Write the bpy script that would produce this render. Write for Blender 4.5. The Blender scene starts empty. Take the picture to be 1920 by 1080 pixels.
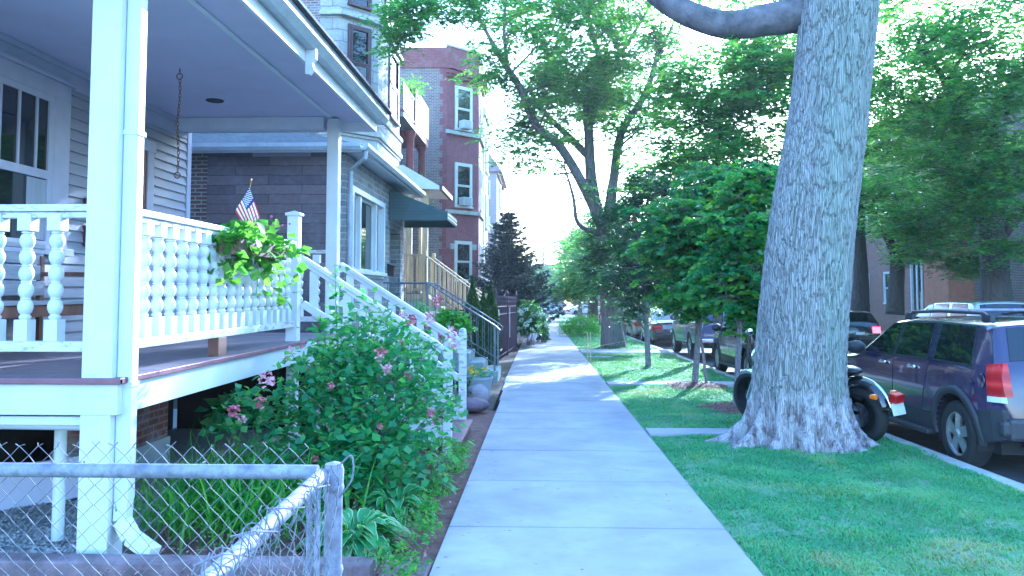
import bpy, math, random
import numpy as np
from mathutils import Vector, Matrix, noise as mnoise
PI = math.pi
R = random.Random(7)
G = np.random.default_rng(11)
scene = bpy.context.scene
COL = scene.collection
H = 1.6
SL = 0.012
def gz(y):                      # the street falls away gently from the camera
    return -SL * min(y, 150)
def gza(y): return -SL * np.minimum(y, 150)

# ---------------------------------------------------------------- camera model
F = 1500.0; PITCH = math.atan(86.5 / F); YAW = math.atan(53 / F * math.cos(PITCH))
CAMROT = Matrix.Rotation(YAW, 3, 'Z') @ Matrix.Rotation(PI / 2 + PITCH, 3, 'X')
def at(px, py, Y):              # a point of the place at the distance Y, read off the photograph
    d = CAMROT @ Vector(((px - 960) / F, -(py - 463.5) / F, -1))
    k = Y / d.y
    return Vector((d.x * k, Y, H + d.z * k))

# ---------------------------------------------------------------- materials
MATS = {}
def nt(name):
    m = bpy.data.materials.new(name); m.use_nodes = True
    t = m.node_tree; b = t.nodes['Principled BSDF']
    MATS[name] = m
    return m, t, b
def N(t, typ, **kw):
    n = t.nodes.new(typ)
    for k, v in kw.items():
        if k.startswith('_'): setattr(n, k[1:], v)
        else: n.inputs[k.replace('9', ' ')].default_value = v
    return n
def ramp(t, fac, cols):
    r = t.nodes.new('ShaderNodeValToRGB')
    el = r.color_ramp.elements
    while len(el) < len(cols): el.new(.5)
    for e, (p, c) in zip(el, cols): e.position = p; e.color = (*c, 1)
    t.links.new(fac, r.inputs[0]); return r.outputs[0]
def coords(t, kind='Object', scale=(1, 1, 1)):
    tc = t.nodes.new('ShaderNodeTexCoord'); mp = t.nodes.new('ShaderNodeMapping')
    mp.inputs['Scale'].default_value = scale
    t.links.new(tc.outputs[kind], mp.inputs[0]); return mp.outputs[0]
def bump(t, b, h, strength=.3, dist=.02):
    n = N(t, 'ShaderNodeBump', Strength=strength, Distance=dist)
    t.links.new(h, n.inputs['Height']); t.links.new(n.outputs[0], b.inputs['Normal'])
def mixc(t, fac, a, c, mode='MIX'):
    m = t.nodes.new('ShaderNodeMix'); m.data_type = 'RGBA'; m.blend_type = mode
    for s, v in ((0, fac), (6, a), (7, c)):
        if isinstance(v, (float, int)): m.inputs[s].default_value = v
        elif isinstance(v, tuple): m.inputs[s].default_value = (*v, 1)
        else: t.links.new(v, m.inputs[s])
    return m.outputs[2]
def paint(name, col, rough=.5, var=.06, scale=6, metal=0, bmp=.05, coat=0, stretch=(1, 1, 1), dirt=0, dirtcol=(.2, .17, .14)):
    m, t, b = nt(name)
    v = coords(t, 'Object', stretch)
    n = N(t, 'ShaderNodeTexNoise', Scale=scale, Detail=6.0, Roughness=.6)
    t.links.new(v, n.inputs['Vector'])
    lo = tuple(max(0, c * (1 - var * 2)) for c in col); hi = tuple(min(1, c * (1 + var)) for c in col)
    c = ramp(t, n.outputs['Fac'], [(.3, lo), (.7, hi)])
    if dirt:
        n2 = N(t, 'ShaderNodeTexNoise', Scale=scale * 2.3, Detail=8.0, Roughness=.7)
        t.links.new(v, n2.inputs['Vector'])
        k = ramp(t, n2.outputs['Fac'], [(.5, (0, 0, 0)), (.66, (dirt, dirt, dirt))])
        c = mixc(t, k, c, dirtcol)
    t.links.new(c, b.inputs['Base Color'])
    b.inputs['Roughness'].default_value = rough; b.inputs['Metallic'].default_value = metal
    if coat: b.inputs['Coat Weight'].default_value = coat; b.inputs['Coat Roughness'].default_value = .03
    if bmp:
        n3 = N(t, 'ShaderNodeTexNoise', Scale=scale * 8, Detail=4.0); t.links.new(v, n3.inputs['Vector'])
        bump(t, b, n3.outputs['Fac'], bmp, .01)
    return m
def brick(name, c1, c2, mortar, bw=.21, bh=.068, ms=.012, rough=.85, bmp=.6, wear=.15, offset=.5, wearcol=(.55, .52, .48), coordk='UV', off_squash=1.0):
    m, t, b = nt(name)
    v = coords(t, coordk)
    # slight waviness so that courses are not ruler-straight
    nw = N(t, 'ShaderNodeTexNoise', Scale=3.0, Detail=2.0); t.links.new(v, nw.inputs['Vector'])
    vm = t.nodes.new('ShaderNodeVectorMath'); vm.operation = 'MULTIPLY_ADD'
    t.links.new(nw.outputs['Color'], vm.inputs[0]); vm.inputs[1].default_value = (bh * .25,) * 3; t.links.new(v, vm.inputs[2])
    br = N(t, 'ShaderNodeTexBrick', Scale=1.0, Color1=(*c1, 1), Color2=(*c2, 1), Mortar=(*mortar, 1))
    br.inputs['Mortar Size'].default_value = ms; br.inputs['Mortar Smooth'].default_value = .15
    br.inputs['Bias'].default_value = -.1
    br.inputs['Brick Width'].default_value = bw; br.inputs['Row Height'].default_value = bh; br.offset = offset
    t.links.new(vm.outputs[0], br.inputs['Vector'])
    n = N(t, 'ShaderNodeTexNoise', Scale=2.2, Detail=7.0, Roughness=.65); t.links.new(v, n.inputs['Vector'])
    k = ramp(t, n.outputs['Fac'], [(.5, (0, 0, 0)), (.72, (wear * 3,) * 3)])
    c = mixc(t, k, br.outputs['Color'], wearcol)
    n4 = N(t, 'ShaderNodeTexNoise', Scale=14.0, Detail=5.0); t.links.new(v, n4.inputs['Vector'])
    c = mixc(t, .45, c, ramp(t, n4.outputs['Fac'], [(.25, (.45, .45, .45)), (.75, (1, 1, 1))]), 'MULTIPLY')
    t.links.new(c, b.inputs['Base Color']); b.inputs['Roughness'].default_value = rough
    n3 = N(t, 'ShaderNodeTexNoise', Scale=20.0, Detail=5.0); t.links.new(v, n3.inputs['Vector'])
    mm = t.nodes.new('ShaderNodeMath'); mm.operation = 'MULTIPLY_ADD'
    inv = t.nodes.new('ShaderNodeMath'); inv.operation = 'SUBTRACT'; inv.inputs[0].default_value = 1
    t.links.new(br.outputs['Fac'], inv.inputs[1])
    t.links.new(n3.outputs['Fac'], mm.inputs[0]); mm.inputs[1].default_value = .6; t.links.new(inv.outputs[0], mm.inputs[2])
    bump(t, b, mm.outputs[0], bmp, .015)
    return m
def leafmat(name, cols, trans=.55, rough=.45, rim=None, spec=.5):
    m = bpy.data.materials.new(name); m.use_nodes = True; t = m.node_tree; t.nodes.clear(); MATS[name] = m
    a = t.nodes.new('ShaderNodeAttribute'); a.attribute_name = 'rnd'
    k = len(cols)
    c = ramp(t, a.outputs['Fac'], [(i / (k - 1), cc) for i, cc in enumerate(cols)])
    if rim:
        a2 = t.nodes.new('ShaderNodeAttribute'); a2.attribute_name = 'rim'
        c = mixc(t, a2.outputs['Fac'], c, rim)
    d = N(t, 'ShaderNodeBsdfPrincipled', Roughness=rough); t.links.new(c, d.inputs['Base Color'])
    d.inputs['Specular IOR Level'].default_value = spec
    tr = t.nodes.new('ShaderNodeBsdfTranslucent')
    t.links.new(mixc(t, 1.0, c, (2.0, 2.0, .7), 'MULTIPLY'), tr.inputs[0])
    mx = t.nodes.new('ShaderNodeMixShader'); mx.inputs[0].default_value = trans
    t.links.new(d.outputs[0], mx.inputs[1]); t.links.new(tr.outputs[0], mx.inputs[2])
    o = t.nodes.new('ShaderNodeOutputMaterial'); t.links.new(mx.outputs[0], o.inputs[0])
    return m
def glass(name, tint=(.5, .55, .6), refl=.25, opaque=False, base=(.01, .012, .015)):
    m, t, b = nt(name)
    if opaque:
        b.inputs['Base Color'].default_value = (*base, 1); b.inputs['Roughness'].default_value = .03
        b.inputs['Specular IOR Level'].default_value = .8; return m
    tr = t.nodes.new('ShaderNodeBsdfTransparent'); tr.inputs[0].default_value = (*tint, 1)
    gl = t.nodes.new('ShaderNodeBsdfGlossy'); gl.inputs['Roughness'].default_value = .02
    lw = N(t, 'ShaderNodeLayerWeight', Blend=refl)
    mx = t.nodes.new('ShaderNodeMixShader')
    t.links.new(lw.outputs['Fresnel'], mx.inputs[0]); t.links.new(tr.outputs[0], mx.inputs[1]); t.links.new(gl.outputs[0], mx.inputs[2])
    t.links.new(mx.outputs[0], t.nodes['Material Output'].inputs[0]); return m
def emis(name, col, s):
    m, t, b = nt(name); b.inputs['Base Color'].default_value = (*col, 1)
    b.inputs['Emission Color'].default_value = (*col, 1); b.inputs['Emission Strength'].default_value = s; return m
def bark(name, c1, c2, scale=14, base=None, basez=.9, zs=.16):
    m, t, b = nt(name)
    v = coords(t, 'Object', (1, 1, zs))
    nz = N(t, 'ShaderNodeTexNoise', Scale=3.5, Detail=4.0); t.links.new(v, nz.inputs['Vector'])
    vm = t.nodes.new('ShaderNodeVectorMath'); vm.operation = 'MULTIPLY_ADD'
    t.links.new(nz.outputs['Color'], vm.inputs[0]); vm.inputs[1].default_value = (.12, .12, .12); t.links.new(v, vm.inputs[2])
    vo = N(t, 'ShaderNodeTexVoronoi', Scale=float(scale)); vo.feature = 'DISTANCE_TO_EDGE'
    t.links.new(vm.outputs[0], vo.inputs['Vector'])
    n = N(t, 'ShaderNodeTexNoise', Scale=scale * 1.6, Detail=8.0, Roughness=.7); t.links.new(v, n.inputs['Vector'])
    mm = t.nodes.new('ShaderNodeMath'); mm.operation = 'MULTIPLY'
    r1 = ramp(t, vo.outputs['Distance'], [(0.0, (0, 0, 0)), (.14, (1, 1, 1))])
    hh = mixc(t, .5, r1, n.outputs['Fac'])
    c = ramp(t, hh, [(.12, c1), (.42, c2), (.85, tuple(min(1, x * 1.25) for x in c2))])
    n5 = N(t, 'ShaderNodeTexNoise', Scale=1.3, Detail=4.0); t.links.new(v, n5.inputs['Vector'])
    c = mixc(t, ramp(t, n5.outputs['Fac'], [(.5, (0, 0, 0)), (.75, (.5, .5, .5))]), c, tuple(x * y for x, y in zip(c2, (.75, 1.1, .8))))
    if base:      # pale flaking bark near the root flare
        sx = t.nodes.new('ShaderNodeSeparateXYZ'); tc = t.nodes.new('ShaderNodeTexCoord'); t.links.new(tc.outputs['Object'], sx.inputs[0])
        v2 = coords(t, 'Object', (1, 1, .45)); n7 = N(t, 'ShaderNodeTexNoise', Scale=9.0, Detail=9.0, Roughness=.72); t.links.new(v2, n7.inputs['Vector'])
        ad = t.nodes.new('ShaderNodeMath'); ad.operation = 'MULTIPLY_ADD'; t.links.new(n7.outputs['Fac'], ad.inputs[0]); ad.inputs[1].default_value = -.9; t.links.new(sx.outputs['Z'], ad.inputs[2])
        k2 = ramp(t, ad.outputs[0], [(.02, (1, 1, 1)), (.22, (0, 0, 0))])
        c2_ = ramp(t, n7.outputs['Fac'], [(.36, (.10, .07, .08)), (.44, (.30, .26, .28)), (.53, (.52, .48, .51)), (.75, (.60, .58, .58))])
        c = mixc(t, k2, c, c2_)
    t.links.new(c, b.inputs['Base Color']); b.inputs['Roughness'].default_value = .92
    bump(t, b, hh, .9, .03); return m

W = paint('white_paint', (.64, .66, .68), .45, .05, 3, bmp=.04, dirt=.12, dirtcol=(.5, .47, .43))
paint('white_worn', (.64, .65, .67), .5, .06, 4, dirt=1.0, dirtcol=(.22, .19, .17), stretch=(1, 1, 3))
MATS['white_worn'].node_tree.nodes  # chipped rail paint
paint('ceiling_paint', (.58, .56, .72), .55, .04, 2, bmp=.02)
paint('siding_paint', (.30, .30, .36), .55, .08, 3, stretch=(1, .3, 3), dirt=.1)
paint('trim_paint', (.40, .40, .50), .5, .05, 4)
paint('deck_paint', (.19, .155, .185), .45, .12, 4, stretch=(.4, 4, 1), dirt=.3, dirtcol=(.35, .33, .36))
paint('deck_edge', (.19, .085, .115), .5, .12, 8)
paint('maroon', (.11, .03, .035), .4, .1, 8)
paint('brown_wood', (.16, .075, .05), .7, .2, 10, stretch=(1, 1, .3))
paint('fresh_wood', (.52, .38, .20), .65, .2, 5, stretch=(3, 3, .4))
paint('bench_wood', (.30, .31, .36), .6, .15, 6, stretch=(4, .4, 4))
paint('dark_soil', (.035, .028, .024), .95, .4, 10)
paint('shade_dark', (.02, .018, .018), .95, .3, 3)
paint('galv', (.27, .27, .34), .65, .25, 20, metal=.1, bmp=.2, dirt=.6, dirtcol=(.16, .14, .15))
paint('limb_bark', (.17, .155, .175), .9, .3, 5, bmp=1.0, stretch=(1, 1, 1), dirt=.5, dirtcol=(.09, .08, .09))
paint('wire', (.19, .19, .22), .8, .25, 30, metal=.0, bmp=.0)
paint('chrome', (.75, .76, .78), .12, .05, 3, metal=1, bmp=0)
paint('alloy', (.50, .51, .54), .3, .05, 5, metal=.8, bmp=0)
paint('gutter_white', (.42, .45, .49), .35, .08, 4, dirt=.25)
paint('steel_rail', (.17, .19, .22), .45, .15, 10, metal=.3)
paint('iron_purple', (.07, .035, .055), .5, .2, 8)
paint('awning_green', (.045, .09, .10), .5, .12, 4)
paint('shingle', (.10, .10, .11), .9, .3, 12)
paint('terracotta', (.23, .075, .09), .7, .15, 5, dirt=.2, dirtcol=(.4, .3, .3))
paint('limestone', (.50, .49, .46), .8, .14, 5, bmp=.5, dirt=.25, dirtcol=(.25, .24, .24))
paint('stucco_white', (.50, .51, .52), .8, .08, 3, bmp=.2)
paint('cream_trim', (.72, .72, .68), .5, .05, 4)
paint('window_brown', (.085, .04, .045), .45, .1, 6)
paint('asphalt', (.060, .062, .070), .9, .25, 5, bmp=.5)
paint('concrete', (.375, .35, .385), .85, .12, 1.3, bmp=.35, dirt=.34, dirtcol=(.25, .24, .23))
paint('curb_concrete', (.42, .41, .40), .85, .15, 4, bmp=.4, dirt=.3)
paint('step_concrete', (.28, .34, .35), .85, .15, 3, bmp=.3, dirt=.25)
paint('rubber', (.018, .018, .02), .75, .2, 20, bmp=.2)
paint('plastic_dark', (.035, .035, .045), .55, .1, 10)
paint('car_purple', (.028, .017, .062), .18, .03, 3, coat=1, bmp=0)
paint('car_navy', (.05, .05, .16), .25, .03, 3, coat=1, bmp=0)
paint('car_red', (.10, .015, .02), .25, .03, 3, coat=1, bmp=0)
paint('car_silver', (.52, .55, .56), .25, .03, 3, metal=.5, coat=1, bmp=0)
paint('car_white', (.75, .76, .76), .3, .03, 3, coat=1, bmp=0)
paint('car_black', (.015, .015, .018), .22, .03, 3, coat=1, bmp=0)
paint('car_tan', (.35, .30, .24), .28, .03, 3, coat=1, bmp=0)
paint('black_vinyl', (.012, .012, .014), .4, .1, 14)
paint('stone_pink', (.28, .235, .27), .8, .15, 6, bmp=.3)
paint('edging', (.20, .15, .17), .85, .3, 5, bmp=.5, dirt=.5, dirtcol=(.10, .08, .08))
paint('stone_purple', (.13, .085, .12), .7, .2, 6, bmp=.2)
paint('pot_grey', (.30, .33, .37), .6, .08, 6)
paint('mailbox_black', (.015, .012, .012), .5, .1, 6)
paint('ac_beige', (.62, .63, .62), .5, .06, 6)
paint('curtain', (.34, .35, .40), .9, .15, 3, stretch=(6, 6, .3))
paint('rail_trim', (.70, .72, .78), .45, .05, 5)
paint('stake', (.62, .55, .30), .7, .1, 10)
paint('flag_red', (.50, .03, .05), .8, .05, 10); paint('flag_white', (.8, .8, .8), .8, .03, 10); paint('flag_blue', (.03, .04, .20), .8, .05, 10)
paint('brass', (.5, .35, .12), .3, .1, 10, metal=1)
paint('plate', (.72, .74, .76), .4, .05, 20, dirt=.4, dirtcol=(.15, .2, .45))
paint('petal_pink', (.52, .14, .22), .6, .2, 30); paint('petal_pale', (.66, .36, .43), .6, .2, 30)
paint('petal_yellow', (.75, .55, .03), .6, .1, 30); paint('petal_cream', (.62, .74, .60), .6, .1, 30)
paint('siding_blue', (.34, .40, .58), .6, .1, 3, stretch=(1, 1, 4))
paint('orange_wood', (.34, .14, .08), .6, .15, 4)
paint('wicker', (.14, .08, .06), .8, .3, 30)
emis('tail_lit', (.9, .03, .04), 2.2)
m, t, b = nt('tail_lens'); v = coords(t, 'Object', (1, 1, 1)); wv = N(t, 'ShaderNodeTexWave', Scale=2.2, Distortion=2.5); wv.bands_direction = 'Z'; t.links.new(v, wv.inputs['Vector']); t.links.new(ramp(t, wv.outputs['Fac'], [(.1, (.30, .006, .01)), (.7, (.46, .010, .014)), (.97, (.52, .04, .04))]), b.inputs['Base Color']); b.inputs['Roughness'].default_value = .22
m, t, b = nt('amber_lens'); b.inputs['Base Color'].default_value = (.75, .18, .01, 1); b.inputs['Roughness'].default_value = .1; b.inputs['Coat Weight'].default_value = 1
glass('pane_clear', (.75, .8, .8), .35); glass('pane_dark', opaque=True, base=(.012, .014, .018))
glass('car_glass', opaque=True, base=(.008, .009, .012)); glass('car_clear', (.45, .6, .6), .3)
brick('brick_tan', (.30, .19, .16), (.15, .10, .11), (.42, .40, .39), wear=.08)
brick('brick_dark', (.14, .085, .07), (.08, .05, .05), (.30, .29, .28), wear=.05)
brick('brick_orange', (.28, .10, .06), (.20, .07, .05), (.33, .30, .28), wear=.05)
brick('brick_peeling', (.27, .085, .06), (.20, .07, .055), (.30, .22, .2), wear=.3, wearcol=(.5, .5, .55))
brick('brick_red', (.27, .09, .095), (.22, .075, .085), (.27, .12, .12), wear=.08)
brick('brick_pale', (.48, .40, .40), (.40, .33, .35), (.5, .48, .48), wear=.1)
brick('greystone', (.52, .50, .46), (.40, .39, .37), (.30, .29, .28), .62, .30, .014, bmp=1.6, wear=.12, wearcol=(.6, .58, .54))
brick('fieldstone', (.30, .31, .33), (.16, .165, .18), (.42, .42, .42), .42, .11, .012, bmp=1.0, wear=.15)
brick('plank_panel', (.20, .16, .175), (.095, .08, .10), (.05, .045, .055), 1.15, .165, .006, bmp=.25, wear=.12, wearcol=(.28, .26, .32))
brick('panel_block', (.19, .165, .19), (.13, .115, .135), (.085, .075, .09), .62, .19, .008, bmp=.3, wear=.12, wearcol=(.28, .27, .33))
for nm, c in (('locust', [(.05, .15, .065), (.09, .22, .08), (.14, .28, .08), (.22, .34, .06)]),
              ('linden', [(.04, .13, .065), (.07, .20, .08), (.12, .27, .07), (.24, .37, .05)]),
              ('shade', [(.025, .075, .045), (.04, .11, .055), (.06, .14, .06)]),
              ('rose', [(.06, .19, .10), (.10, .27, .12), (.16, .33, .13)]),
              ('lime', [(.07, .19, .03), (.11, .26, .035), (.17, .33, .05)]),
              ('lily', [(.06, .18, .03), (.10, .26, .04), (.17, .34, .05)]),
              ('arbor', [(.02, .055, .015), (.04, .09, .02), (.06, .11, .02)]),
              ('hydra', [(.02, .07, .025), (.04, .11, .03), (.06, .14, .04)])):
    leafmat('leaf_' + nm, c)
leafmat('leaf_spruce', [(.030, .05, .06), (.045, .07, .08), (.06, .09, .09)], .08, .7)
leafmat('grass', [(.10, .25, .11), (.14, .32, .15), (.19, .37, .16), (.32, .33, .18)], .3, .6, spec=.2)
leafmat('leaf_hosta', [(.08, .24, .08), (.13, .32, .10)], .35, .45, rim=(.42, .52, .30))
leafmat('mulch_chip', [(.12, .05, .045), (.20, .09, .08), (.30, .16, .14), (.40, .28, .25)], .0, .9)
leafmat('gravel_stone', [(.20, .19, .19), (.32, .31, .31), (.46, .45, .45)], .0, .8)
bark('bark_big', (.07, .062, .065), (.31, .305, .305), 56, zs=.055, base=True)
bark('bark_mid', (.05, .042, .042), (.17, .15, .155), 9)
bark('bark_dark', (.02, .017, .017), (.085, .07, .068), 9)
bark('bark_young', (.09, .075, .08), (.25, .22, .24), 22, zs=.4)
def groundmat(name, cols, scale, scale2=40, b_=.5):
    m, t, b = nt(name); v = coords(t, 'Object')
    n = N(t, 'ShaderNodeTexNoise', Scale=float(scale), Detail=8.0, Roughness=.65); t.links.new(v, n.inputs['Vector'])
    n2 = N(t, 'ShaderNodeTexNoise', Scale=float(scale2), Detail=6.0, Roughness=.7); t.links.new(v, n2.inputs['Vector'])
    f = mixc(t, .5, n.outputs['Fac'], n2.outputs['Fac'])
    k = len(cols); c = ramp(t, f, [(.3 + .4 * i / (k - 1), cc) for i, cc in enumerate(cols)])
    t.links.new(c, b.inputs['Base Color']); b.inputs['Roughness'].default_value = .95
    bump(t, b, n2.outputs['Fac'], b_, .03); return m
groundmat('lawn_soil', [(.10, .19, .10), (.14, .25, .13), (.20, .28, .17), (.30, .30, .26)], 2.0, 90)
groundmat('mulch', [(.09, .04, .035), (.16, .08, .07), (.26, .15, .13), (.16, .09, .08)], 8, 70, 1)
groundmat('gravel', [(.12, .115, .115), (.28, .27, .27), (.45, .44, .44), (.2, .2, .2)], 18, 60, 1)
groundmat('soil', [(.04, .03, .025), (.08, .06, .05), (.12, .10, .08)], 3, 40)

# ---------------------------------------------------------------- mesh helpers
def tag(o, label=None, cat=None, group=None, kind=None):
    if label: o['label'] = label
    if cat: o['category'] = cat
    if group: o['group'] = group
    if kind: o['kind'] = kind
    return o
def thing(name, loc, label, cat, group=None, rz=0):
    o = bpy.data.objects.new(name, None); COL.objects.link(o); o.empty_display_size = .1
    o.location = loc; o.rotation_euler[2] = rz
    return tag(o, label, cat, group)
def origin(par):
    v = Vector((0, 0, 0))
    while par is not None: v += Vector(par.location); par = par.parent
    return v
def catmull(pts, n=6):
    P = [np.array(p, float) for p in pts]; P = [2 * P[0] - P[1]] + P + [2 * P[-1] - P[-2]]
    out = []
    for i in range(1, len(P) - 2):
        for k in range(n):
            t = k / n
            out.append(.5 * (2 * P[i] + (P[i + 1] - P[i - 1]) * t + (2 * P[i - 1] - 5 * P[i] + 4 * P[i + 1] - P[i + 2]) * t * t + (3 * P[i] - P[i - 1] - 3 * P[i + 1] + P[i + 2]) * t ** 3))
    out.append(P[-2]); return out
class MB:
    def __init__(s): s.v = []; s.f = []; s.m = []; s.mi = 0
    def add(s, vs, fs):
        n = len(s.v); s.v.extend([tuple(map(float, v)) for v in vs])
        s.f.extend([tuple(i + n for i in f) for f in fs]); s.m.extend([s.mi] * len(fs)); return s
    def box(s, x0, x1, y0, y1, z0, z1, slope=False):
        q = [(x, y, z) for z in (z0, z1) for y in (y0, y1) for x in (x0, x1)]
        if slope: q = [(x, y, z + gz(y)) for x, y, z in q]
        return s.add(q, [(0, 2, 3, 1), (4, 5, 7, 6), (0, 1, 5, 4), (2, 6, 7, 3), (0, 4, 6, 2), (1, 3, 7, 5)])
    def ob(s, c, size, u=(1, 0, 0), w=(0, 0, 1)):      # oriented box: u length axis, w up axis
        u = Vector(u).normalized(); w = Vector(w); w = (w - u * w.dot(u)).normalized(); v = w.cross(u); c = Vector(c)
        q = [c + u * (a * size[0] / 2) + v * (b * size[1] / 2) + w * (d * size[2] / 2) for d in (-1, 1) for b in (-1, 1) for a in (-1, 1)]
        return s.add(q, [(0, 2, 3, 1), (4, 5, 7, 6), (0, 1, 5, 4), (2, 6, 7, 3), (0, 4, 6, 2), (1, 3, 7, 5)])
    def bar(s, a, b, w, h, up=(0, 0, 1)):
        a = Vector(a); b = Vector(b); d = b - a
        return s.ob((a + b) / 2, (d.length, w, h), d, up)
    def tube(s, pts, rad, sides=8, cap=True, smooth=0):
        P = [Vector(p) for p in (catmull(pts, smooth) if smooth else pts)]
        if isinstance(rad, (int, float)): rs = [rad] * len(P)
        else: rs = list(np.interp(np.linspace(0, 1, len(P)), np.linspace(0, 1, len(rad)), rad))
        t0 = (P[1] - P[0]).normalized()
        u = t0.orthogonal().normalized(); vs = []; fs = []
        for i, p in enumerate(P):
            t = (P[min(i + 1, len(P) - 1)] - P[max(i - 1, 0)]).normalized()
            u = (u - t * u.dot(t)); u = u.normalized() if u.length > 1e-6 else t.orthogonal().normalized(); v = t.cross(u)
            for k in range(sides):
                a = 2 * PI * k / sides; vs.append(p + (u * math.cos(a) + v * math.sin(a)) * rs[i])
        for i in range(len(P) - 1):
            for k in range(sides):
                k2 = (k + 1) % sides; fs.append((i * sides + k, i * sides + k2, (i + 1) * sides + k2, (i + 1) * sides + k))
        if cap: fs.append(tuple(range(sides))[::-1]); fs.append(tuple((len(P) - 1) * sides + k for k in range(sides)))
        return s.add(vs, fs)
    def lathe(s, prof, c=(0, 0, 0), sides=16, axis=(0, 0, 1), sx=1, sy=1):
        w = Vector(axis).normalized(); u = w.orthogonal().normalized() if abs(w.z) < .99 else Vector((1, 0, 0)); v = w.cross(u); c = Vector(c)
        vs = []; fs = []
        for r, h in prof:
            for k in range(sides):
                a = 2 * PI * k / sides; vs.append(c + w * h + u * math.cos(a) * r * sx + v * math.sin(a) * r * sy)
        n = len(prof)
        for i in range(n - 1):
            for k in range(sides):
                k2 = (k + 1) % sides; fs.append((i * sides + k, i * sides + k2, (i + 1) * sides + k2, (i + 1) * sides + k))
        if prof[0][0] > 1e-4: fs.append(tuple(range(sides))[::-1])
        if prof[-1][0] > 1e-4: fs.append(tuple((n - 1) * sides + k for k in range(sides)))
        return s.add(vs, fs)
    def prism(s, poly, a, b, plane='xz'):              # polygon in a plane, extruded from a to b along the third axis
        def mk(p, d):
            return {'xz': (p[0], d, p[1]), 'yz': (d, p[0], p[1]), 'xy': (p[0], p[1], d)}[plane]
        n = len(poly)
        vs = [mk(p, a) for p in poly] + [mk(p, b) for p in poly]
        fs = [tuple(range(n))[::-1], tuple(range(n, 2 * n))] + [(i, (i + 1) % n, n + (i + 1) % n, n + i) for i in range(n)]
        return s.add(vs, fs)
    def quad(s, *p): return s.add(p, [tuple(range(len(p)))])
    def grid(s, P):                                    # P[i][j] points
        n = len(P); m = len(P[0])
        return s.add([q for r in P for q in r], [(i * m + j, (i + 1) * m + j, (i + 1) * m + j + 1, i * m + j + 1) for i in range(n - 1) for j in range(m - 1)])
    def ball(s, c, r, n=10, m=7, sq=(1, 1, 1)):
        vs = []; fs = []
        for i in range(m + 1):
            for k in range(n):
                th = PI * i / m; a = 2 * PI * k / n
                vs.append((c[0] + r * sq[0] * math.sin(th) * math.cos(a), c[1] + r * sq[1] * math.sin(th) * math.sin(a), c[2] - r * sq[2] * math.cos(th)))
        for i in range(m):
            for k in range(n): fs.append((i * n + k, i * n + (k + 1) % n, (i + 1) * n + (k + 1) % n, (i + 1) * n + k))
        return s.add(vs, fs)
    def build(s, name, mat, parent=None, smooth=False, bevel=0, label=None, uv=True):
        me = bpy.data.meshes.new(name); me.from_pydata(s.v, [], s.f)
        mats = mat if isinstance(mat, (list, tuple)) else [mat]
        for q in mats: me.materials.append(MATS[q] if isinstance(q, str) else q)
        if len(mats) > 1: me.polygons.foreach_set('material_index', s.m)
        import bmesh
        bm = bmesh.new(); bm.from_mesh(me); bmesh.ops.recalc_face_normals(bm, faces=bm.faces)
        if uv:
            L = bm.loops.layers.uv.new('UVMap')
            for f in bm.faces:
                n = f.normal
                if abs(n.z) > .9:
                    for l in f.loops: l[L].uv = (l.vert.co.x, l.vert.co.y)
                else:
                    t = Vector((-n.y, n.x, 0)).normalized()
                    if abs(t.x) > abs(t.y): t = t if t.x > 0 else -t
                    else: t = t if t.y > 0 else -t
                    for l in f.loops: l[L].uv = (l.vert.co.dot(t), l.vert.co.z)
        bm.to_mesh(me); bm.free()
        if parent is not None: me.transform(Matrix.Translation(-origin(parent)))
        if smooth:
            me.polygons.foreach_set('use_smooth', [True] * len(me.polygons))
            if smooth != 'all': me.set_sharp_from_angle(angle=math.radians(38))
        o = bpy.data.objects.new(name, me); COL.objects.link(o)
        if parent is not None: o.parent = parent
        if bevel:
            b = o.modifiers.new('edge', 'BEVEL'); b.width = bevel; b.segments = 2; b.limit_method = 'ANGLE'; b.angle_limit = math.radians(40)
        if label: o['label'] = label
        return o
def structure(name, mb, mat, **k): return tag(mb.build(name, mat, **k), kind='structure')
def raw_mesh(name, V, Fc, mat, parent=None, attrs=None, smooth=False):
    me = bpy.data.meshes.new(name)
    V = np.asarray(V, np.float32); Fc = np.asarray(Fc, np.int32)
    if parent is not None: V = V - np.array(origin(parent), np.float32)
    n, k = Fc.shape
    me.vertices.add(len(V)); me.vertices.foreach_set('co', V.ravel())
    me.loops.add(n * k); me.loops.foreach_set('vertex_index', Fc.ravel())
    me.polygons.add(n); me.polygons.foreach_set('loop_start', np.arange(0, n * k, k, dtype=np.int32))
    me.update(calc_edges=True); me.validate()
    for a, vals in (attrs or {}).items():
        at_ = me.attributes.new(a, 'FLOAT', 'FACE'); at_.data.foreach_set('value', np.asarray(vals, np.float32))
    if smooth: me.polygons.foreach_set('use_smooth', [True] * n)
    me.materials.append(MATS[mat]); o = bpy.data.objects.new(name, me); COL.objects.link(o)
    if parent is not None: o.parent = parent
    return o
def unit(a): return a / np.maximum(np.linalg.norm(a, axis=-1, keepdims=True), 1e-9)
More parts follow.
